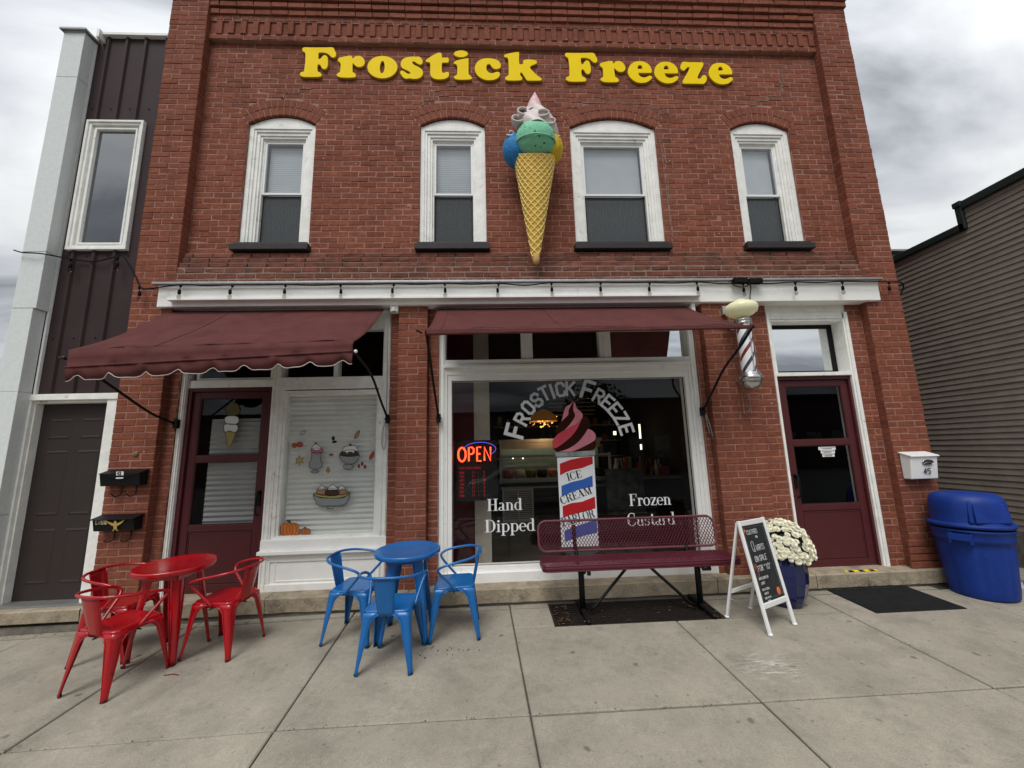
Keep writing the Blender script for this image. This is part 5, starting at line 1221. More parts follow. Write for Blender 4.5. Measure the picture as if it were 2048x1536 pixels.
decal(dk, 'pink_band', 'd_pink', C5, [(1118,650),(1095,710),(1060,790),(990,890),(900,970),(820,1030),(745,1070),(722,1030),(722,980),(745,925),(800,870),(880,820),(1000,765),(1070,710)], .0032)
decal(dk, 'pink_band', 'd_pink2', C5, [(1205,805),(1260,830),(1300,875),(1305,930),(1285,965),(1200,1015),(1090,1070),(990,1110),(900,1115),(800,1115),(860,1100),(960,1060),(1060,990),(1130,910),(1180,840)], .002)
decal(dk, 'pole_rim', 'd_steel', C5, [(752,1130),(1298,1098),(1300,1165),(762,1186)], .0044, 0)
decal(dk, 'pole_body', 'd_white', C6, [(228,104),(722,84),(785,1280),(290,1300)], .001, 0)
decal(dk, 'pole_stripe', 'd_red', C6, [(265,182),(400,132),(560,97),(702,88),(705,185),(560,242),(430,268),(340,300),(268,340)], .002, 0)
decal(dk, 'pole_stripe', 'd_blue', C6, [(285,480),(420,428),(560,396),(700,340),(706,490),(540,522),(400,572),(290,620)], .002, 0)
decal(dk, 'pole_stripe', 'd_red', C6, [(300,752),(420,708),(560,690),(732,622),(742,778),(560,832),(420,862),(308,908)], .002, 0)
decal(dk, 'pole_stripe', 'd_blue', C6, [(325,1080),(430,1035),(640,965),(755,925),(768,1105),(600,1140),(440,1192),(335,1225)], .002, 0)
decal(dk, 'pole_base', mat('decal_slate', (.06, .07, .075, 1), .5).name and 'd_steel', C6, [(360,1330),(740,1320),(760,1350),(650,1420),(560,1445),(440,1410)], .001, 2) if False else None
M['d_slate'] = mat('decal_slate', (.075, .085, .09, 1), .5, .1)
decal(dk, 'pole_base', 'd_slate', C6, [(285,1300),(795,1285),(800,1330),(720,1395),(600,1430),(480,1425),(360,1380),(290,1340)], .0015, 2)
decal(dk, 'pole_finial', 'd_white', C6, [(568+30*math.cos(a), 1455-30*math.sin(a)) for a in np.linspace(0, 2*PI, 13)[:-1]], .0018, 0)
serif_text(WF(1080+372/6.68, 900+416/6.68, YG-.003, 13), 'ICE', .092, 'print_black', dk, 1.02)
serif_text(WF(1080+290/6.68, 900+728/6.68, YG-.003, 17.5), 'CREAM', .090, 'print_black', dk, 1.02)
serif_text(WF(1080+305/6.68, 900+1022/6.68, YG-.003, 13.5), 'PARLOR', .100, 'print_black', dk, .82)
# neon sign, hung inside the glass
no = empty('neon_sign', (0, 0, 0), 0, 'red and blue neon OPEN sign hanging inside the shop window', 'neon sign')
NR = emis('neon_red', (1, .06, .02, 1), 3.2); NBm = emis('neon_blue', (.10, .12, .75, 1), .9)
fr = WF(915.5, 923, .30)
def neon(pts, r=.011, m=NR, name='neon_tube'):
    q = MB(); q.tube([tuple(fr.p(x, z)) for x, z in pts], r, 6); q.build(name, m, no)
neon([(.052+.046*math.cos(a), .082+.082*math.sin(a)) for a in np.linspace(0, 2*PI, 25)], .012)
for pts in ([(.135, 0), (.135, .165), (.175, .165), (.195, .145), (.195, .105), (.175, .085), (.135, .085)], [(.285, 0), (.235, 0), (.235, .165), (.285, .165)], [(.235, .085), (.275, .085)], [(.325, 0), (.325, .165), (.40, .0), (.40, .165)]): neon(pts, .011)
neon([(.27+.195*math.cos(a), .14+.085*math.sin(a)) for a in np.linspace(R(165), R(-50), 26)], .0045, NBm)
q = MB(); q.box(fr.o.x-.03, fr.o.x+.48, .325, .33, fr.o.z-.05, fr.o.z+.25); q.build('backing', 'int_dark', no)
hs = empty('hours_sign', (0, 0, 0), 0, 'dark sign with red business hours lettering below the neon OPEN sign', 'sign')
q = MB(); q.box(-.47, .03, .31, .316, 1.0, 1.43); q.build('backing', 'int_dark', hs)
fr2 = Frame((-.43, .308, 1.375), (1, 0, 0), (0, 0, 1), (0, -1, 0)); q = MB(); stext(q, fr2, 'BUSINESS HOURS', .026, .004, 0)
for k, d_ in enumerate(('MON', 'TUE', 'WED', 'THU', 'FRI', 'SAT', 'SUN')):
    stext(q, fr2, d_, .026, .005, 0, -.055-.045*k)
    stext(q, fr2, '11', .026, .005, .15, -.055-.045*k); stext(q, fr2, '-', .026, .005, .22, -.055-.045*k); stext(q, fr2, '9', .026, .005, .29, -.055-.045*k)
q.build('red_lettering', mat('red_print_glow', (.32, .012, .016, 1), .5, emit=(.5, .01, .02, .10)), hs)  # faint glow put into the printed letters, no lamp behind them

# ---- stickers on the small shop window and on the left door
CS = (550, 790, 4.957)
K_ = {'o': mat('st_orange', (.60, .17, .03, 1), .5), 'g': mat('st_grey', (.26, .28, .28, 1), .5), 'w': mat('st_white', (.62, .64, .62, 1), .5), 'p': mat('st_pink', (.55, .13, .19, 1), .5), 'b': mat('st_brown', (.055, .028, .012, 1), .5), 'y': mat('st_mustard', (.38, .34, .09, 1), .5), 'r': mat('st_red', (.45, .05, .02, 1), .5), 't': mat('st_tan', (.40, .20, .10, 1), .5), 'k': M['print_black'], 'c': mat('st_cone', (.30, .24, .07, 1), .5), 'v': mat('st_olive', (.10, .085, .015, 1), .5)}
for a, b in K_.items(): M['st_'+a] = b
def sticker(name, label, cat, parts, c=CS, Y=.198, grp=None, line=.0046):
    o = empty(name, (0, 0, 0), 0, label, cat, grp)
    for k, (nm, mm, pts, sm) in enumerate(parts):
        P = crop(*c, pts, Y); P = [(q.x, q.y) for q in smooth_path([Vector((x, z, 0)) for x, z in P], 3, True)] if sm else P
        if mm: curve_mesh(nm, [P], Y-.0006*(k+1), .0004, 'st_'+mm, o)
        q = MB(); fr_ = Frame((0, Y-.0006*(k+1)-.0004, 0), (1, 0, 0), (0, 0, 1), (0, -1, 0)); q.tube([(x, Y-.0006*(k+1)-.0003, z) for x, z in P], line*.7, 4, closed=True); q.build('outline', 'print_black', o)
    return o
ell = lambda x, y, a, b, n=16: [(x+a*math.cos(t), y-b*math.sin(t)) for t in np.linspace(0, 2*PI, n+1)[:-1]]
def pumpkin(x, y, a, b, label, grp=None, m='o'):
    sticker('pumpkin_sticker', label, 'sticker', [('pumpkin', m, ell(x-a*.62, y, a*.40, b*.90), 0), ('pumpkin', m, ell(x+a*.62, y, a*.40, b*.90), 0), ('pumpkin', m, ell(x-a*.36, y, a*.36, b*.96), 0), ('pumpkin', m, ell(x+a*.36, y, a*.36, b*.96), 0), ('pumpkin', m, ell(x, y, a*.34, b), 0), ('stalk', 'v', [(x-a*.1, y-b*.95), (x+a*.1, y-b*.95), (x+a*.04, y-b*1.3), (x-a*.3, y-b*1.25)], 1)], line=.0034)
pumpkin(147, 1332, 92, 70, 'large orange pumpkin sticker in the lower left corner of the small shop window')
pumpkin(305, 1358, 46, 38, 'small orange pumpkin sticker beside the large one at the bottom of the window')
sticker('pumpkin_sticker', 'pair of tiny red-orange pumpkins sticker left of the milkshake', 'sticker', [('pumpkin', 'r', ell(192, 500, 24, 22), 0), ('pumpkin', 'r', ell(245, 492, 32, 24), 0)])
sticker('milkshake_sticker', 'tall pink milkshake glass sticker with a cherry on the small shop window', 'sticker', [('foot', 'g', ell(395, 760, 40, 14), 0), ('glass', 'g', [(368, 570), (455, 570), (450, 630), (468, 680), (462, 715), (430, 732), (372, 732), (342, 715), (340, 680), (365, 620)], 1), ('topping', 'p', [(355, 545), (378, 528), (450, 528), (478, 550), (470, 572), (440, 575), (420, 585), (400, 572), (375, 575)], 1), ('cream', 'w', [(362, 530), (385, 498), (408, 478), (430, 498), (465, 530), (410, 550)], 1), ('cherry', 'p', ell(405, 480, 9, 9), 0)])
sticker('sundae_sticker', 'chocolate sundae in a stemmed bowl sticker at the right of the small shop window', 'sticker', [('foot', 'g', ell(728, 712, 52, 27), 0), ('bowl', 'g', [(636, 590), (665, 602), (810, 604), (838, 590), (825, 635), (790, 672), (740, 685), (690, 672), (650, 635)], 1), ('sauce', 'b', [(652, 570), (700, 548), (780, 545), (825, 572), (820, 600), (740, 610), (652, 600)], 1), ('cream', 'w', [(665, 560), (685, 520), (720, 502), (790, 502), (822, 540), (824, 562), (795, 552), (780, 580), (760, 565), (725, 570), (715, 588), (700, 565)], 1), ('cherry', 'r', ell(748, 494, 12, 11), 0)])
sticker('banana_split_sticker', 'banana split boat sticker with three scoops below the sundaes', 'sticker', [('foot', 'g', [(525, 1098), (572, 1098), (578, 1126), (515, 1126)], 0), ('bowl', 'g', [(380, 985), (440, 1018), (560, 1022), (680, 1018), (740, 970), (730, 1030), (680, 1090), (560, 1100), (440, 1098), (400, 1050)], 1), ('banana', 'y', [(382, 975), (480, 995), (600, 998), (735, 962), (725, 990), (640, 1020), (480, 1018), (400, 1000)], 1), ('scoop', 't', [(410, 975), (425, 935), (470, 925), (505, 945), (500, 988)], 1), ('scoop', 'b', [(500, 988), (520, 935), (570, 925), (625, 945), (635, 990)], 1), ('scoop', 't', [(635, 988), (640, 945), (690, 928), (720, 965), (690, 985)], 1), ('cream', 'w', [(428, 935), (466, 888), (505, 930), (470, 938)], 1), ('cream', 'w', [(522, 935), (572, 885), (625, 935), (575, 940)], 1), ('cream', 'w', [(630, 935), (655, 892), (705, 930), (665, 940)], 1)])
leafp = lambda x, y, l, w, a: [(x+math.cos(a)*u*l-math.sin(a)*v*w, y-math.sin(a)*u*l-math.cos(a)*v*w) for u, v in ((-1, 0), (-.4, .8), (.3, .8), (1, 0), (.3, -.8), (-.4, -.8))]
sticker('leaf_sticker', 'green outlined leaf sticker at the top left of the small shop window', 'sticker', [('leaf', None, leafp(280, 372, 34, 16, .6), 1)])
sticker('leaf_sticker', 'orange brown leaf sticker at the top right of the small shop window', 'sticker', [('leaf', 't', leafp(815, 392, 48, 18, 1.05), 1)])
sticker('leaf_sticker', 'reddish leaf sticker by the right edge of the small shop window', 'sticker', [('leaf', 'r', leafp(960, 600, 46, 18, 1.1), 1)])
sticker('leaf_sticker', 'small orange diamond leaf sticker under the milkshake', 'sticker', [('leaf', 't', [(525, 712), (548, 745), (528, 775), (505, 745)], 0)])
sticker('leaf_sticker', 'mustard maple leaf sticker left of the milkshake glass', 'sticker', [('leaf', 'y', [(240, 598), (255, 625), (290, 622), (268, 650), (285, 672), (252, 668), (245, 700), (230, 670), (205, 688), (215, 655), (205, 630), (228, 628)], 0)])
sticker('berry_sticker', 'black berry sprig sticker between the two dessert glasses at the top', 'sticker', [('berry', 'k', ell(578, 430, 14, 20), 0), ('leaf', 'k', leafp(590, 465, 24, 12, .2), 1)])
sticker('berry_sticker', 'tiny pink cherry pair sticker between the two dessert glasses', 'sticker', [('berry', 'p', ell(547, 592, 9, 10), 0), ('berry', 'p', ell(567, 592, 9, 10), 0)])
sticker('berry_sticker', 'three small dark red acorns sticker right of the sundae', 'sticker', [('berry', 'r', ell(832, 705, 11, 18), 0), ('berry', 'r', ell(865, 682, 11, 18), 0), ('berry', 'r', ell(893, 712, 11, 18), 0)])
CDR = (330, 740, 3.072)
sticker('cone_sticker', 'three-scoop ice cream cone sticker on the left door glass', 'sticker', [('cone', 'c', [(368, 380), (440, 378), (392, 495)], 0), ('scoop', 'w', [(362, 340), (400, 330), (445, 340), (445, 372), (425, 385), (395, 372), (368, 382)], 1), ('scoop', 'w', [(368, 295), (400, 280), (450, 290), (450, 325), (410, 335), (372, 325)], 1), ('scoop', 'v', [(375, 240), (400, 205), (440, 205), (460, 235), (455, 270), (415, 282), (380, 272)], 1)], CDR, .2175)
# ------------------------------------------------------------------ tables and chairs
def ground_rot(o):
    pass
def leg_sheet(cx_, cy_, zt, foot, wt, wb, arch_z, tk=.0):
    """L-section sheet leg at a seat corner: cx_,cy_ corner top ; foot (x,y); wings towards -sign directions"""
    q = MB(); sxx, syy = (1 if cx_ > 0 else -1), (1 if cy_ > 0 else -1)
    n = 12; Wx = []; Wy = []; Cn = []
    for k in range(n+1):
        t = k/n; z = zt*(1-t)
        c = Vector((cx_+(foot[0]-cx_)*t, cy_+(foot[1]-cy_)*t, z))
        za = (zt-z)/(zt-arch_z) if z > arch_z else 1
        lin = .062+(wb-.062)*min(1, (arch_z-z)/(arch_z-.05)) if z < arch_z else .062
        w = .062+(wt-.062)*(1-za)**2.6*1.0 if z > arch_z else lin
        w2 = w
        Cn.append(c); Wx.append(w); Wy.append(w2)
    rc = .016
    rows = []
    for c, wx_, wy_ in zip(Cn, Wx, Wy):
        rc_ = min(rc, wx_*.5)
        row = [(c.x-sxx*wx_, c.y, c.z), (c.x-sxx*(wx_*.5+rc_*.5), c.y+syy*.002, c.z), (c.x-sxx*rc_, c.y, c.z), (c.x-sxx*rc_*.3, c.y-syy*rc_*.3, c.z), (c.x, c.y-syy*rc_, c.z), (c.x+sxx*.002, c.y-syy*(wy_*.5+rc_*.5), c.z), (c.x, c.y-syy*wy_, c.z)]
        rows.append(row)
    if sxx*syy < 0: rows = [r_[::-1] for r_ in rows]
    q.grid(rows)
    # rolled edges
    q.tube([r_[0] for r_ in rows], .0042, 5); q.tube([r_[-1] for r_ in rows], .0042, 5)
    return q
def rrect(w, d, r, n=5):
    P = []
    for sx_, sy_, a0 in ((1, 1, 0), (-1, 1, 90), (-1, -1, 180), (1, -1, 270)):
        for k in range(n+1):
            a = R(a0+90*k/n); P.append((sx_*(w-r)+r*math.cos(a), sy_*(d-r)+r*math.sin(a)))
    return P
def loop_surf(mb, loops, capb=False, capt=True):
    """loops: list of (pts2d, z)"""
    n = len(loops[0][0]); vs = []; 
    for P, z in loops: vs += [(x, y, z) for x, y in P]
    fs = [(k*n+i, k*n+(i+1) % n, (k+1)*n+(i+1) % n, (k+1)*n+i) for k in range(len(loops)-1) for i in range(n)]
    mb.add(vs, fs, True)
    o = len(mb.v)-len(vs)
    if capt: mb.f.append(tuple(o+(len(loops)-1)*n+i for i in range(n))); mb.sm.append(False)
    if capb: mb.f.append(tuple(o+i for i in range(n-1, -1, -1))); mb.sm.append(False)
def make_chair(m):
    c = empty('armchair')
    q = MB(); loop_surf(q, [(rrect(.178, .178, .05), .405), (rrect(.180, .180, .05), .438), (rrect(.174, .174, .048), .447), (rrect(.166, .166, .044), .448), (rrect(.150, .150, .04), .4455), (rrect(.135, .135, .035), .444)]); 
    q.build('seat', m, c, solid=.002)
    for sx_ in (-1, 1):
        for sy_ in (-1, 1):
            q = leg_sheet(sx_*.180, sy_*.180, .432, (sx_*.222, sy_*(.232 if sy_ < 0 else .225)), .150, .024, .33)
            lg = q.build('leg', m, c, solid=.0025)
            f = MB(); f.lathe([(.013, 0), (.014, .012)], (sx_*.213, sy_*.218, .001), 8); f.build('foot_cap', 'rubber', lg)
    # back splat
    q = MB(); rows = []
    for k in range(9):
        t = k/8; z = .405+.30*t; y = -.181-.062*t; w = .062+.022*t
        rows.append([(-w, y+.010, z), (-w*.85, y-.002, z), (-w*.4, y-.006, z), (0, y-.006, z), (w*.4, y-.006, z), (w*.85, y-.002, z), (w, y+.010, z)])
    q.grid(rows)
    q.tube([r_[0] for r_ in rows], .004, 5); q.tube([r_[-1] for r_ in rows], .004, 5); q.build('backrest', m, c, solid=.002)
    half_ = [(0, -.252, .712), (.07, -.250, .712), (.15, -.222, .708), (.225, -.150, .698), (.262, -.03, .680), (.268, .06, .662), (.262, .120, .640), (.245, .140, .612), (.225, .115, .570), (.205, .040, .490), (.192, -.02, .425)]
    path = [(-x, y, z) for x, y, z in half_[::-1]]+half_[1:]
    q = MB(); q.tube(smooth_path(path, 4), .0115, 8); q.build('arm_rail', m, c)
    q = MB(); q.tube([(-.19, 0, .395), (.19, 0, .395)], .006, 6); q.tube([(0, -.19, .393), (0, .19, .393)], .006, 6); q.build('seat_brace', 'rubber', c)
    return c
def make_table(m):
    t = empty('bistro_table')
    q = MB(); q.lathe([(.270, .716), (.297, .716), (.303, .722), (.305, .748), (.300, .757), (.292, .760), (.283, .757), (.02, .757)], n=56); q.build('tabletop', m, t)
    for sx_ in (-1, 1):
        for sy_ in (-1, 1):
            q = MB(); rows = []
            for k in range(13):
                u = k/12; z = .715*(1-u); cx_ = .150+.062*u; w = .088-.062*u if u < .93 else .030
                c = (sx_*cx_, sy_*cx_)
                rr_ = .012
                row = [(c[0]-sx_*w, c[1], z), (c[0]-sx_*w*.55, c[1]+sy_*.004, z), (c[0]-sx_*rr_, c[1], z), (c[0], c[1]-sy_*rr_, z), (c[0]+sx_*.004, c[1]-sy_*w*.55, z), (c[0], c[1]-sy_*w, z)]
                rows.append(row if sx_*sy_ > 0 else row[::-1])
            q.grid(rows); q.tube([r_[0] for r_ in rows], .004, 5); q.tube([r_[-1] for r_ in rows], .004, 5)
            lg = q.build('leg', m, t, solid=.0025)
            f = MB(); f.lathe([(.014, 0), (.015, .012)], (sx_*.203, sy_*.203, .001), 8); f.build('foot_cap', 'rubber', lg)
    q = MB(); q.box(-.16, .16, -.160, -.156, .66, .716); q.box(-.16, .16, .156, .160, .66, .716); q.box(-.160, -.156, -.16, .16, .66, .716); q.box(.156, .160, -.16, .16, .66, .716); q.build('apron', m, t)
    return t
def put(o, x, y, rz, label, cat, grp):
    o.location = (x, y, gz(x, y)+.001); o.rotation_euler = (R(1.7), 0, 0)
    o.rotation_euler = (Matrix.Rotation(R(1.7), 3, 'X') @ Matrix.Rotation(rz, 3, 'Z')).to_euler()
    tag(o, label, cat, grp)
bt = make_table('blue'); put(bt, -.84, -.60, R(2), 'round blue metal table in front of the brick pier', 'table', 'round metal tables on the pavement')
rt = make_table('red'); put(rt, -2.90, -.67, R(-2), 'round red metal table in front of the left maroon door', 'table', 'round metal tables on the pavement')
CH = {'blue': [(-1.315, -.555, R(-90-10), 'blue metal armchair left of the blue table with its back to the left'), (-.405, -.565, R(90+4), 'blue metal armchair right of the blue table beside the shop window'), (-.875, -1.005, R(-3), 'blue metal armchair at the front of the blue table, back to the street')],
      'red': [(-3.40, -.585, R(-90+3), 'red metal armchair behind left of the red table, nearest the brown door'), (-2.455, -.63, R(90-8), 'red metal armchair right of the red table in front of the maroon door'), (-2.985, -1.055, R(-14), 'red metal armchair at the front left of the red table, back to the street')]}
for m in ('blue', 'red'):
    first = make_chair(m)
    for k, (x, y, rz, lb) in enumerate(CH[m]):
        c = first if k == 0 else copy_tree(first)
        put(c, x, y, rz, lb, 'chair', '%s metal chairs round the %s table' % (m, m))

# ------------------------------------------------------------------ grate
gr = empty('floor_grate', (0, 0, 0), 0, 'rusty steel area grate let into the pavement under the maroon bench', 'grate')
gzf = lambda y: gz(0, y)
q = MB(); q.box(GX0, GX1, GY1, GY0, -.60, -.55); q.box(GX0-.03, GX0, GY1-.03, GY0+.03, -.6, -.075); q.box(GX1, GX1+.03, GY1-.03, GY0+.03, -.6, -.075); q.box(GX0, GX1, GY1-.03, GY1, -.6, -.075); q.box(GX0, GX1, GY0, GY0+.04, -.6, -.06); q.build('pit', 'pit', gr)
q = MB()
for xa, xb, ya, yb in ((GX0, GX1, GY1, GY1+.014), (GX0, GX1, GY0-.014, GY0), (GX0, GX0+.014, GY1, GY0), (GX1-.014, GX1, GY1, GY0)):
    q.add([(xa, ya, gzf(ya)-.04), (xb, ya, gzf(ya)-.04), (xb, yb, gzf(yb)-.04), (xa, yb, gzf(yb)-.04), (xa, ya, gzf(ya)-.003), (xb, ya, gzf(ya)-.003), (xb, yb, gzf(yb)-.003), (xa, yb, gzf(yb)-.003)], [(3, 2, 1, 0), (4, 5, 6, 7), (0, 1, 5, 4), (1, 2, 6, 5), (2, 3, 7, 6), (3, 0, 4, 7)])
q.build('frame', 'rust', gr)
for k in range(9):
    y = GY1+.05+k*.050; q = MB(); z = gzf(y); q.box(GX0+.012, GX1-.012, y, y+.006, z-.035, z-.006); q.build('bar', 'rust', gr)
q = MB()
for k in range(72):
    x = GX0+.02+k*.0228; q.add([(x, GY1+.01, gzf(GY1)-.016), (x+.005, GY1+.01, gzf(GY1)-.016), (x+.005, GY0-.01, gzf(GY0)-.016), (x, GY0-.01, gzf(GY0)-.016), (x, GY1+.01, gzf(GY1)-.030), (x+.005, GY1+.01, gzf(GY1)-.030), (x+.005, GY0-.01, gzf(GY0)-.030), (x, GY0-.01, gzf(GY0)-.030)], [(0, 1, 2, 3), (0, 4, 5, 1), (1, 5, 6, 2), (3, 2, 6, 7), (0, 3, 7, 4)])
q.build('cross_bars', 'rust', gr, kind='stuff')
lv = MB()
for k in range(90):
    x = random.choice((random.uniform(GX0+.02, GX0+.18), random.uniform(GX1-.15, GX1-.02), random.uniform(GX0, GX1))); y = random.uniform(GY1+.02, GY0-.02); a = random.uniform(0, 6.3); s_ = random.uniform(.008, .022); z = gzf(y)-.004
    lv.add([(x+s_*math.cos(a+b), y+s_*.6*math.sin(a+b), z+random.uniform(0, .008)) for b in (0, 1.6, 3.1, 4.7)], [(0, 1, 2, 3)])
tag(lv.build('dry_leaves', mat('dry_leaf', (.12, .06, .03, 1), .8, .5, 30, island=.6), kind='stuff'), 'dry brown leaf litter caught on the steel grate', 'leaves')

# ------------------------------------------------------------------ bench
bn = empty('park_bench', (1.46, -.30, gz(0, -.3)), 0, 'maroon expanded-metal bench on black legs in front of the shop window', 'bench')
BZ = gz(0, -.3)
def rr3(x0, x1, z0, z1, r, n=6):
    P = []
    for cx_, cz_, a0 in ((x1-r, z1-r, 0), (x0+r, z1-r, 90), (x0+r, z0+r, 180), (x1-r, z0+r, 270)):
        for k in range(n+1): a = R(a0+90*k/n); P.append((cx_+r*math.cos(a), cz_+r*math.sin(a)))
    return P
bx0, bx1 = .462-1.46, 2.445-1.46; bzl, bzh = .495-BZ, .800-BZ
tilt = .12
def bk(x, z): return (x, .175+(z-bzl)*.22, z)
P = rr3(bx0, bx1, bzl, bzh, .085)
q = MB(); q.tube([bk(x, z) for x, z in P], .0125, 8, closed=True); q.build('backrest_rim', 'bench_rim', bn)
def inside_rr(x, z, x0, x1, z0, z1, r):
    if not (x0 < x < x1 and z0 < z < z1): return False
    cx_ = min(max(x, x0+r), x1-r); cz_ = min(max(z, z0+r), z1-r)
    return (x-cx_)**2+(z-cz_)**2 <= r*r+1e-9
def lattice(x0, x1, z0, z1, r, f, dx, dz, w, th):
    """expanded metal: diamond strands dx wide, dz tall"""
    q = MB(); s_ = dz/dx
    for sg in (-1, 1):
        k = -int((z1-z0)/dz)-2
        while x0+k*dx < x1+(z1-z0)/s_+dx:
            xb = x0+k*dx; seg = []; N_ = 40; zz = z0
            for j in range(N_+1):
                z = z0+(z1-z0)*j/N_; x = xb+sg*(z-z0)/s_
                if inside_rr(x, z, x0, x1, z0, z1, r): seg.append((x, z))
            if len(seg) >= 2:
                (xa, za), (xc, zc_) = seg[0], seg[-1]; d = Vector((xc-xa, zc_-za)).normalized(); n_ = Vector((-d.y, d.x))*w/2
                a = [f(xa-n_.x, za-n_.y), f(xc-n_.x, zc_-n_.y), f(xc+n_.x, zc_+n_.y), f(xa+n_.x, za+n_.y)]
                q.prism(a, th if sg > 0 else tuple(t*1.01 for t in th))
            k += 1
    return q
q = lattice(bx0, bx1, bzl, bzh, .085, bk, .0345, .050, .0062, (0, .004, .0)); q.build('backrest_mesh', 'bench', bn, kind='stuff')
sx0, sx1, sy0, sy1 = .455-1.46, 2.47-1.46, -.215, .135; sz = .455-BZ
def stf(x, y): 
    e_ = max(0, sy0+.05-y)/.05
    return (x, y, sz-.010*e_*e_)
P = rr3(sx0, sx1, sy0, sy1, .06)
q = MB(); rows = [[(x, y, sz-.003) for x, y in P+[P[0]]], [(x+(-.000), y, sz-.055) for x, y in P+[P[0]]]]
q.grid(rows); q.tube([(x, y, sz-.004) for x, y in P], .006, 6, closed=True); q.tube([(x, y, sz-.055) for x, y in P], .004, 6, closed=True); q.build('seat_rim', 'bench', bn, solid=.004)
q = lattice(sx0, sx1, sy0, sy1, .06, stf, .030, .040, .0065, (0, 0, .004)); q.build('seat_mesh', 'bench', bn, kind='stuff')
for i, x in enumerate((.862-1.46, 2.085-1.46)):
    q = MB(); fz = gz(0, -.54)-BZ+.018; rz_ = gz(0, -.08)-BZ+.018
    q.tube([(x, -.03, .0), (x, -.03, .30), (x, -.03, sz-.06)], .030, 12)
    q.tube(smooth_path([(x, -.29, fz), (x, -.27, fz+.012), (x, -.10, .03), (x, .15, rz_+.012), (x, .21, rz_)], 4), .024, 10)
    q.tube(smooth_path([(x, -.18, sz-.075), (x, 0.0, sz-.09), (x, .12, sz-.07), (x, .175, sz+.04), (x, .215, bzl+.02), (x, .255, bzh-.05)], 5), .022, 10)
    q.tube([(x+.03 if i == 0 else x-.03, -.20, sz-.08), (x+.06 if i == 0 else x+.05, -.20, sz-.08)], .024, 10)
    q.build('leg', 'black', bn, bevel=0)
for i, (xa, xb) in enumerate(((.93-1.46, 1.37-1.46), (2.02-1.46, 1.55-1.46))):
    q = MB(); q.tube([(xa, -.05, .03), (xa+(xb-xa)*.12, -.05, .06), (xb, -.03, sz-.065)], .0155, 8); q.build('brace', 'black', bn)

# ------------------------------------------------------------------ sandwich board
sb = empty('sandwich_board', (2.48, -.67, gz(2.5, -.67)), 0, 'white-framed a-frame chalkboard sign standing before the flower pot', 'sandwich board')
OZ = Vector(sb.location)
FL, FR = Vector((2.382, -.942, gz(2.4, -.942))), Vector((2.736, -.774, gz(2.7, -.774))); BL, BRr = Vector((2.216, -.568, gz(2.2, -.568))), Vector((2.561, -.402, gz(2.5, -.402)))
TL, TR = Vector((2.318, -.765, .862)), Vector((2.672, -.597, .862))
def lo_(v): return tuple(Vector(v)-OZ)
def bar(mb, a, b, wd, tk, side):
    a, b = Vector(a), Vector(b); d = (b-a).normalized(); s_ = Vector(side).normalized(); s_ = (s_-d*s_.dot(d)).normalized(); n_ = d.cross(s_)
    c = [a+s_*i*wd/2+n_*j*tk/2 for i, j in ((-1, -1), (1, -1), (1, 1), (-1, 1))]; mb.prism([lo_(p) for p in c], b-a)
sdir = TR-TL
nf = (FL-TL).cross(sdir).normalized()
if nf.y > 0: nf = -nf
q = MB(); bar(q, FL, TL, .034, .022, sdir); bar(q, FR, TR, .034, .022, sdir)
ins = sdir.normalized()*.017
kk = .235; bar(q, FL.lerp(TL, kk)+ins, FR.lerp(TR, kk)-ins, .045, .020, (0, 0, 1)); bar(q, FL.lerp(TL, .972)+ins, FR.lerp(TR, .972)-ins, .045, .020, (0, 0, 1))
q.build('front_frame', 'vinyl', sb, bevel=.004)
q = MB(); up_ = Vector((0, .02, -.02)); bar(q, BL, TL+up_, .030, .020, sdir); bar(q, BRr, TR+up_, .030, .020, sdir); bar(q, BL.lerp(TL, .27)+ins, BRr.lerp(TR, .27)-ins, .035, .018, (0, 0, 1)); q.build('rear_frame', 'vinyl', sb, bevel=.004)
for p in (FL, FR, BL, BRr):
    q = MB(); c = lo_(p); q.lathe([(.019, .001), (.022, .006), (.021, .016), (.016, .02)], c, 10); q.build('foot_cap', 'vinyl', sb)
a, b, c_, d = FL.lerp(TL, .26)+ins, FR.lerp(TR, .26)-ins, FR.lerp(TR, .95)-ins, FL.lerp(TL, .95)+ins
q = MB(); q.prism([lo_(p) for p in (a, b, c_, d)], -nf*.006); q.build('chalkboard', 'board', sb)
ex = (b-a).normalized(); ez = (d-a).normalized(); bw, bh = (b-a).length, (d-a).length
cf = Frame(Vector(lo_(a))+nf*.0015, ex, ez, nf); q = MB()
def sct(txt, x, z, h, mb=None, w=.0035, sx=.7): stext(mb or q, cf, txt, h, w, x, z, sx, .4, .001, .0022, .3)
sct('CUSTARD', .055, bh-.085, .038); sct('NOW', .17, bh-.125, .018, w=.0025)
qq = MB(); stext(qq, cf, 'Q', .085, .0045, .075, bh-.235, .62, .4, .001, .002, .3); stext(qq, cf, 'UARTS', .048, .004, .135, bh-.235, .6, .4, .001, .002, .3); qq.build('chalk_writing', 'chalk', sb, kind='stuff')
sct('ON SALE', .070, bh-.325, .046, w=.0045); sct('FOR "10"', .075, bh-.405, .044, w=.0045)
sct('WHILE SUPPLIES', .045, bh-.475, .020, w=.0028, sx=.6); sct('LAST!', .06, bh-.515, .020, w=.0028)
sct('MAKE IT A COLD', .05, bh-.565, .016, w=.0022, sx=.6); sct('WINTER', .065, bh-.60, .016, w=.0022); sct('STOP IN THE', .055, bh-.635, .015, w=.0022); sct('STORE', .085, bh-.665, .015, w=.0022)
q.build('chalk_writing', 'chalk', sb, kind='stuff')
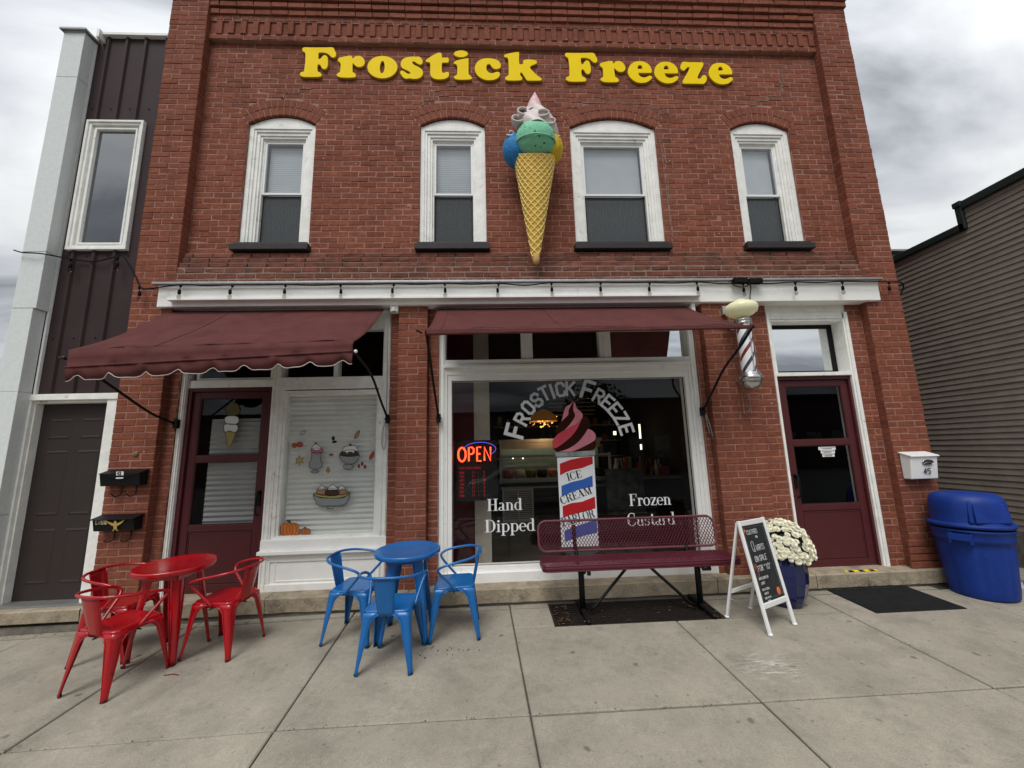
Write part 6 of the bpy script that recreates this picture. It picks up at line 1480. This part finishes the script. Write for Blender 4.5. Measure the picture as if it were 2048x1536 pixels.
q = MB(); fplate(q, cf, [(bw-.075+.028*math.cos(t), .055+.034*math.sin(t)) for t in np.linspace(0, 2*PI, 17)[:-1]]); fplate(q, cf, [(.03+.012*math.cos(t), bh-.045+.016*math.sin(t)) for t in np.linspace(0, 2*PI, 13)[:-1]]); 
fstroke(q, cf, [(.03, bh-.36), (.05, bh-.34), (.06, bh-.36), (.04, bh-.375), (.03, bh-.36)], .004); fstroke(q, cf, [(.05, bh-.38), (.065, bh-.43), (.05, bh-.45)], .004); q.build('pumpkin_drawing', 'chalk_orange', sb)
q = MB(); fstroke(q, cf, [(.02, .03), (.02+bw*.0, bh-.02), (bw-.03, bh-.025), (bw-.025, .03), (.05, .022)], .0022); q.build('chalk_border', mat('chalk_faint', (.16, .15, .14, 1), .9, .6, 40), sb)
q = MB(); q.tube(smooth_path([lo_(BL.lerp(TL, .2)), lo_((BL+FR)/2+Vector((0, 0, .12))), lo_(FR.lerp(TR, .2))], 6), .003, 5); q.build('chain', 'galv', sb)

# ------------------------------------------------------------------ planter with chrysanthemums
pc = (2.995, -.335)
pot = empty('flower_pot', (pc[0], pc[1], gz(3, -.335)), 0, 'tall faceted cobalt blue glazed pot beside the chalkboard', 'pot')
q = MB(); n = 26; prof = [(.11, .0), (.135, .004), (.16, .05), (.188, .13), (.210, .24), (.217, .33), (.212, .42), (.202, .475), (.195, .490), (.182, .490), (.170, .46)]
rows = []
for r_, z in prof:
    rows.append([((r_*(1+(.022 if i % 2 else -.012)*(.2 if z > .44 else 1)))*math.cos(2*PI*i/n), (r_*(1+(.022 if i % 2 else -.012)*(.2 if z > .44 else 1)))*math.sin(2*PI*i/n), z) for i in range(n+1)])
q.grid(rows, False); q.build('pot_body', 'cobalt', pot)
q = MB(); q.lathe([(.01, .43), (.185, .44)], (0, 0, 0), 20, cap=False); q.build('soil', 'pit', pot)
ml = empty('chrysanthemum', (3.03, -.335, gz(3, -.335)+.46), 0, 'cream white chrysanthemum mound growing in the cobalt pot', 'flowers')
q = MB()
for k in range(1900):
    u = random.random(); a = random.uniform(0, 2*PI); el = random.uniform(-.25, PI/2); rr_ = random.uniform(.55, .97)
    c = Vector((.262*rr_*math.cos(el)*math.cos(a), .262*rr_*math.cos(el)*math.sin(a), .04+.31*rr_*math.sin(el)))
    d1 = Vector((random.gauss(0, 1), random.gauss(0, 1), random.gauss(0, 1))).normalized(); d2 = d1.orthogonal().normalized(); s_ = random.uniform(.010, .020)
    q.add([c-d1*s_*1.4, c+d2*s_*.6, c+d1*s_*1.4, c-d2*s_*.6], [(0, 1, 2, 3)])
q.build('foliage', 'leaf', ml, kind='stuff')
q = MB(); q.ball((0, 0, .04), .17, 16, 10, (1, 1, .9)); q.build('stem_mass', mat('plant_core', (.008, .012, .006, 1), .9), ml)
fl = MB()
for L_, (np_, r0, r1, z0, z1) in enumerate(((15, .006, .026, .0, .002), (13, .005, .021, .004, .009), (9, .003, .014, .008, .015))):
    for k in range(np_):
        a = 2*PI*k/np_+L_*.2; da = PI/np_*.85
        fl.add([(r0*math.cos(a-da), r0*math.sin(a-da), z0), (r1*.8*math.cos(a-da), r1*.8*math.sin(a-da), z1), (r1*math.cos(a), r1*math.sin(a), z1+.001), (r1*.8*math.cos(a+da), r1*.8*math.sin(a+da), z1), (r0*math.cos(a+da), r0*math.sin(a+da), z0)], [(0, 1, 2, 3, 4)])
flm = fl.mesh('flower', 'petal'); fc = MB(); fc.ball((0, 0, .008), .0055, 8, 5, (1, 1, .7)); fcm = fc.mesh('flower_centre', 'petal_mid')
placed = []; tries = 0
while len(placed) < 235 and tries < 9000:
    tries += 1; a = random.uniform(0, 2*PI); el = math.asin(random.uniform(-.10, 1)); 
    nrm = Vector((math.cos(el)*math.cos(a), math.cos(el)*math.sin(a), math.sin(el)))
    p = Vector((.262*nrm.x, .262*nrm.y, .05+.315*nrm.z+random.uniform(-.012, .012)))
    if math.sin(a*4+1)*math.cos(el*7+a) > .62: continue
    if any((p-o_).length < .028 for o_ in placed): continue
    placed.append(p); nn_ = (nrm+Vector((0, -.25, .25))+Vector((random.gauss(0, .22), random.gauss(0, .22), random.gauss(0, .22)))).normalized()
    o = inst(flm, 'flower', ml, tuple(p*random.uniform(.96, 1.02)), nn_.to_track_quat('Z', 'Y').to_euler(), random.uniform(1.1, 1.5))
    inst(fcm, 'flower_centre', o)

# ------------------------------------------------------------------ door mat, trash can
dm = MB(); x0, x1, y0, y1 = 3.665, 4.60, -.635, -.06
dm.add([(x0, y0, gz(0, y0)+.001), (x1, y0, gz(0, y0)+.001), (x1, y1, gz(0, y1)+.001), (x0, y1, gz(0, y1)+.001)]+[(x, y, gz(0, y)+.011) for x, y in ((x0+.008, y0+.008), (x1-.008, y0+.008), (x1-.008, y1-.008), (x0+.008, y1-.008))], [(0, 1, 5, 4), (1, 2, 6, 5), (2, 3, 7, 6), (3, 0, 4, 7), (4, 5, 6, 7)])
for k in range(24):
    x = x0+.03+k*(x1-x0-.06)/23; dm.box(x-.006, x+.006, y0+.03, y1-.03, gz(0, y0)+.0, gz(0, y0)+.001)
tag(dm.build('door_mat', 'mat'), 'flat black rubber mat on the pavement before the right door', 'door mat')
tc_ = (5.165, -.335)
tb = empty('trash_can', (tc_[0], tc_[1], gz(5.2, -.33)), 0, 'round blue plastic trash can with domed lid beside the siding building', 'trash can')
q = MB(); n = 72; rows = []
for z, r_ in ((.0, .225), (.004, .245), (.02, .252), (.10, .258), (.30, .272), (.50, .287), (.56, .290), (.566, .303), (.60, .306), (.66, .308), (.668, .318), (.685, .320), (.69, .312), (.68, .302)):
    row = []
    for i in range(n+1):
        a = 2*PI*i/n; ff = 0
        if .03 < z < .52:
            w = (a*8/(2*PI)) % 1; ff = -.008 if (w < .06 or w > .94) else 0
            ff += .004 if .10 < w < .9 else 0
        row.append(((r_+ff)*math.cos(a), (r_+ff)*math.sin(a), z))
    rows.append(row)
q.grid(rows); q.lathe([(.01, .003), (.24, .003)], n=24, cap=False); q.build('body', 'bin', tb)
for a in (R(205), R(15)):
    q = MB(); c, s_ = math.cos(a), math.sin(a); t_v = Vector((-s_, c, 0)); o_ = Vector((c, s_, 0))
    for sg in (-1, 1): q.prism([tuple(o_*.295+t_v*(sg*.075-.01)+Vector((0, 0, z))) for z in (.545, .655)]+[tuple(o_*.365+t_v*(sg*.075-.01)+Vector((0, 0, z))) for z in (.655, .56)], tuple(t_v*.02))
    q.prism([tuple(o_*r_+t_v*(-.085)+Vector((0, 0, z))) for r_, z in ((.345, .59), (.345, .655), (.37, .655), (.37, .59))], tuple(t_v*.17)); q.build('handle', 'bin', tb, bevel=.004)
ld_ = empty('lid'); ld_.parent = tb
q = MB(); prof = [(.300, .715), (.328, .710), (.336, .722), (.336, .738), (.326, .748), (.300, .752), (.296, .762), (.296, .85), (.290, .955), (.274, 1.012), (.225, 1.048), (.12, 1.062), (.005, 1.064)]
n = 56; rows = [[(r_*math.cos(2*PI*i/n), r_*math.sin(2*PI*i/n), z) for i in range(n+1)] for r_, z in prof]
q.grid(rows); q.build('dome', 'bin', ld_)
q = MB()      # square hood and flap facing the street
hp = [(-.185, .765), (-.165, .975), (-.13, 1.02), (.13, 1.02), (.165, .975), (.185, .765)]
q.prism([(x, -.05, z) for x, z in hp], (0, -.225, 0)); q.v = [(x, y+(0 if y > -.1 else -.0+(.98-z)*-.12+.03), z) for x, y, z in q.v]; q.build('hood', 'bin', ld_, bevel=.012)
q = MB(); q.prism([(-.155, -.287, .775), (.155, -.287, .775), (.135, -.258, .965), (-.135, -.258, .965)], (0, -.012, -.001)); q.build('flap', 'bin', ld_, bevel=.006)
ld_.rotation_euler = (0, 0, R(-14))
q = MB(); q.lathe([(.300, .684), (.308, .705)], n=40, cap=False); q.build('bin_liner', 'cable', tb)
q = MB(); q.prism([(.155, -.2150, .125), (.185, -.197, .145), (.17, -.206, .175), (.15, -.218, .19), (.155, -.215, .155)], (.004, -.012, 0)); q.build('scuff_mark', 'print_white', tb)
# twig on the ground
q = MB(); q.tube([(-2.66, -1.02, gz(-2.66, -1.02)+.003), (-2.60, -1.01, gz(-2.6, -1.01)+.004), (-2.54, -1.03, gz(-2.54, -1.03)+.003)], .0035, 5); tag(q.build('twig', mat('red_twig', (.22, .02, .02, 1), .6)), 'small red twig lying on the pavement between red table and chair', 'twig')
cr_ = MB()
for k in range(22):
    x = random.gauss(-.42, .16); y = random.gauss(-.92, .06); s_ = random.uniform(.002, .007); z = gz(x, y)
    cr_.ball((x, y, z+s_*.5), s_, 5, 3)
tag(cr_.build('crumbs', 'rust', kind='stuff'), 'dark crumbs scattered on the pavement by the right blue chair', 'crumbs')

gt = MB()
for k in range(520):
    if k < 330: x = random.uniform(-5.0, 5.0); y = -.085-abs(random.gauss(0, .022))
    elif k < 430: x = random.uniform(-3.4, 5.0); y = -1.75+random.gauss(0, .012)
    else: x = random.uniform(-3.6, 4.8); y = random.uniform(-2.2, -.2)
    if GX0-.02 < x < GX1+.02 and y > GY1-.02: continue
    s_ = random.uniform(.0018, .006 if k < 430 else .0035); z = gz(x, y); a = random.uniform(0, 6.3)
    c_, d_ = math.cos(a)*s_, math.sin(a)*s_
    gt.add([(x+c_, y+d_, z), (x-d_, y+c_, z), (x-c_, y-d_, z), (x+d_, y-c_, z), (x, y, z+s_*.8)], [(0, 1, 4), (1, 2, 4), (2, 3, 4), (3, 0, 4)])
tag(gt.build('grit', mat('grit_mix', (.06, .05, .038, 1), .9, .5, 60, island=.7), kind='stuff'), 'fine dark grit gathered at the foot of the step and in the pavement joints', 'grit')
# ------------------------------------------------------------------ across the street (seen in the window glass)
def far_building(x0, x1, z1, col, label):
    b = empty('street_building', ((x0+x1)/2, -24, -.3), 0, label, 'building'); w = (x1-x0)/2
    q = MB(); q.box(-w, w, -8, 0, 0, z1); q.build('wall', mat('far_wall', col, .85, .1), b); q = MB(); q.box(-w-.1, w+.1, -8.1, .15, z1, z1+.25); q.build('cornice', 'trim_green', b)
    n_ = max(2, int(w)); 
    for k in range(n_):
        xa = -w+.6+k*(2*w-1.2)/n_; q = MB(); q.box(xa, xa+(2*w-1.2)/n_*.6, .0, .05, .9, 2.6); q.build('window', 'sideglass', b)
far_building(-30, -12, 4.6, (.10, .075, .06, 1), 'low brown brick building across the street at the left')
far_building(-11.5, -4, 7.6, (.13, .10, .08, 1), 'taller tan building across the street')
far_building(-3.8, 9, 4.4, (.16, .14, .12, 1), 'long low pale shop building across the street')
far_building(9.3, 30, 5.2, (.09, .05, .04, 1), 'dark brick building across the street at the right')
def tree(x, y, h, lb):
    t = empty('street_tree', (x, y, -.3), 0, lb, 'tree'); q = MB(); q.tube([(0, 0, 0), (.05, 0, h*.3), (0, .05, h*.6)], [.16, .12, .06], 8); q.build('trunk', 'rust', t); q = MB()
    for k in range(1500):
        a = Vector((random.gauss(0, 1), random.gauss(0, 1), random.gauss(0, .9))); a = a.normalized()*random.random()**.4*(h*.26)*(1+.3*math.sin(5*a.x+4*a.y)); c = a+Vector((0, 0, h*.68)); d1 = Vector((random.gauss(0, 1), random.gauss(0, 1), random.gauss(0, 1))).normalized()*.14; d2 = d1.orthogonal().normalized()*.09
        q.add([c-d1, c+d2, c+d1, c-d2], [(0, 1, 2, 3)])
    q.build('crown', 'leaf', t, kind='stuff')
tree(-5.5, -19, 7.5, 'leafy street tree across the road at the left'); tree(6.5, -19.5, 6.5, 'leafy street tree across the road at the right')
car = empty('parked_car', (1.2, -9.3, -.34), 0, 'light silver car parked at the far side of the kerb', 'car')
prof = [(-2.2, .35), (-2.25, .62), (-2.1, .85), (-1.5, .95), (-.85, 1.38), (.55, 1.42), (1.25, 1.02), (2.1, .88), (2.25, .6), (2.2, .35)]
q = MB(); rows = []
for k in range(5):
    y = (-.85, -.88, 0, .88, .85)[k]
P = [(x, -.86, z) for x, z in prof]; q.prism(P, (0, 1.72, 0)); q.build('body', mat('silver_paint', (.45, .46, .47, 1), .3, metal=.3), car, bevel=.06)
q = MB(); q.prism([(-1.3, .865, .98), (-.8, .865, 1.33), (.5, .865, 1.36), (1.1, .865, 1.02)], (0, .01, 0)); q.prism([(-1.3, -.875, .98), (-.8, -.875, 1.33), (.5, -.875, 1.36), (1.1, -.875, 1.02)], (0, .01, 0)); q.build('side_window', 'sideglass', car)
for x in (-1.4, 1.4):
    for y in (-.86, .74):
        q = MB(); q.lathe([(.20, 0), (.33, .01), (.33, .11), (.20, .12)], (x, y, .33), 24, axis='y'); wl_ = q.build('wheel', 'rubber', car); q = MB(); q.lathe([(.02, .0), (.19, -.005), (.19, .125), (.02, .13)], (x, y, .33), 16, axis='y'); q.build('rim', 'galv', wl_)
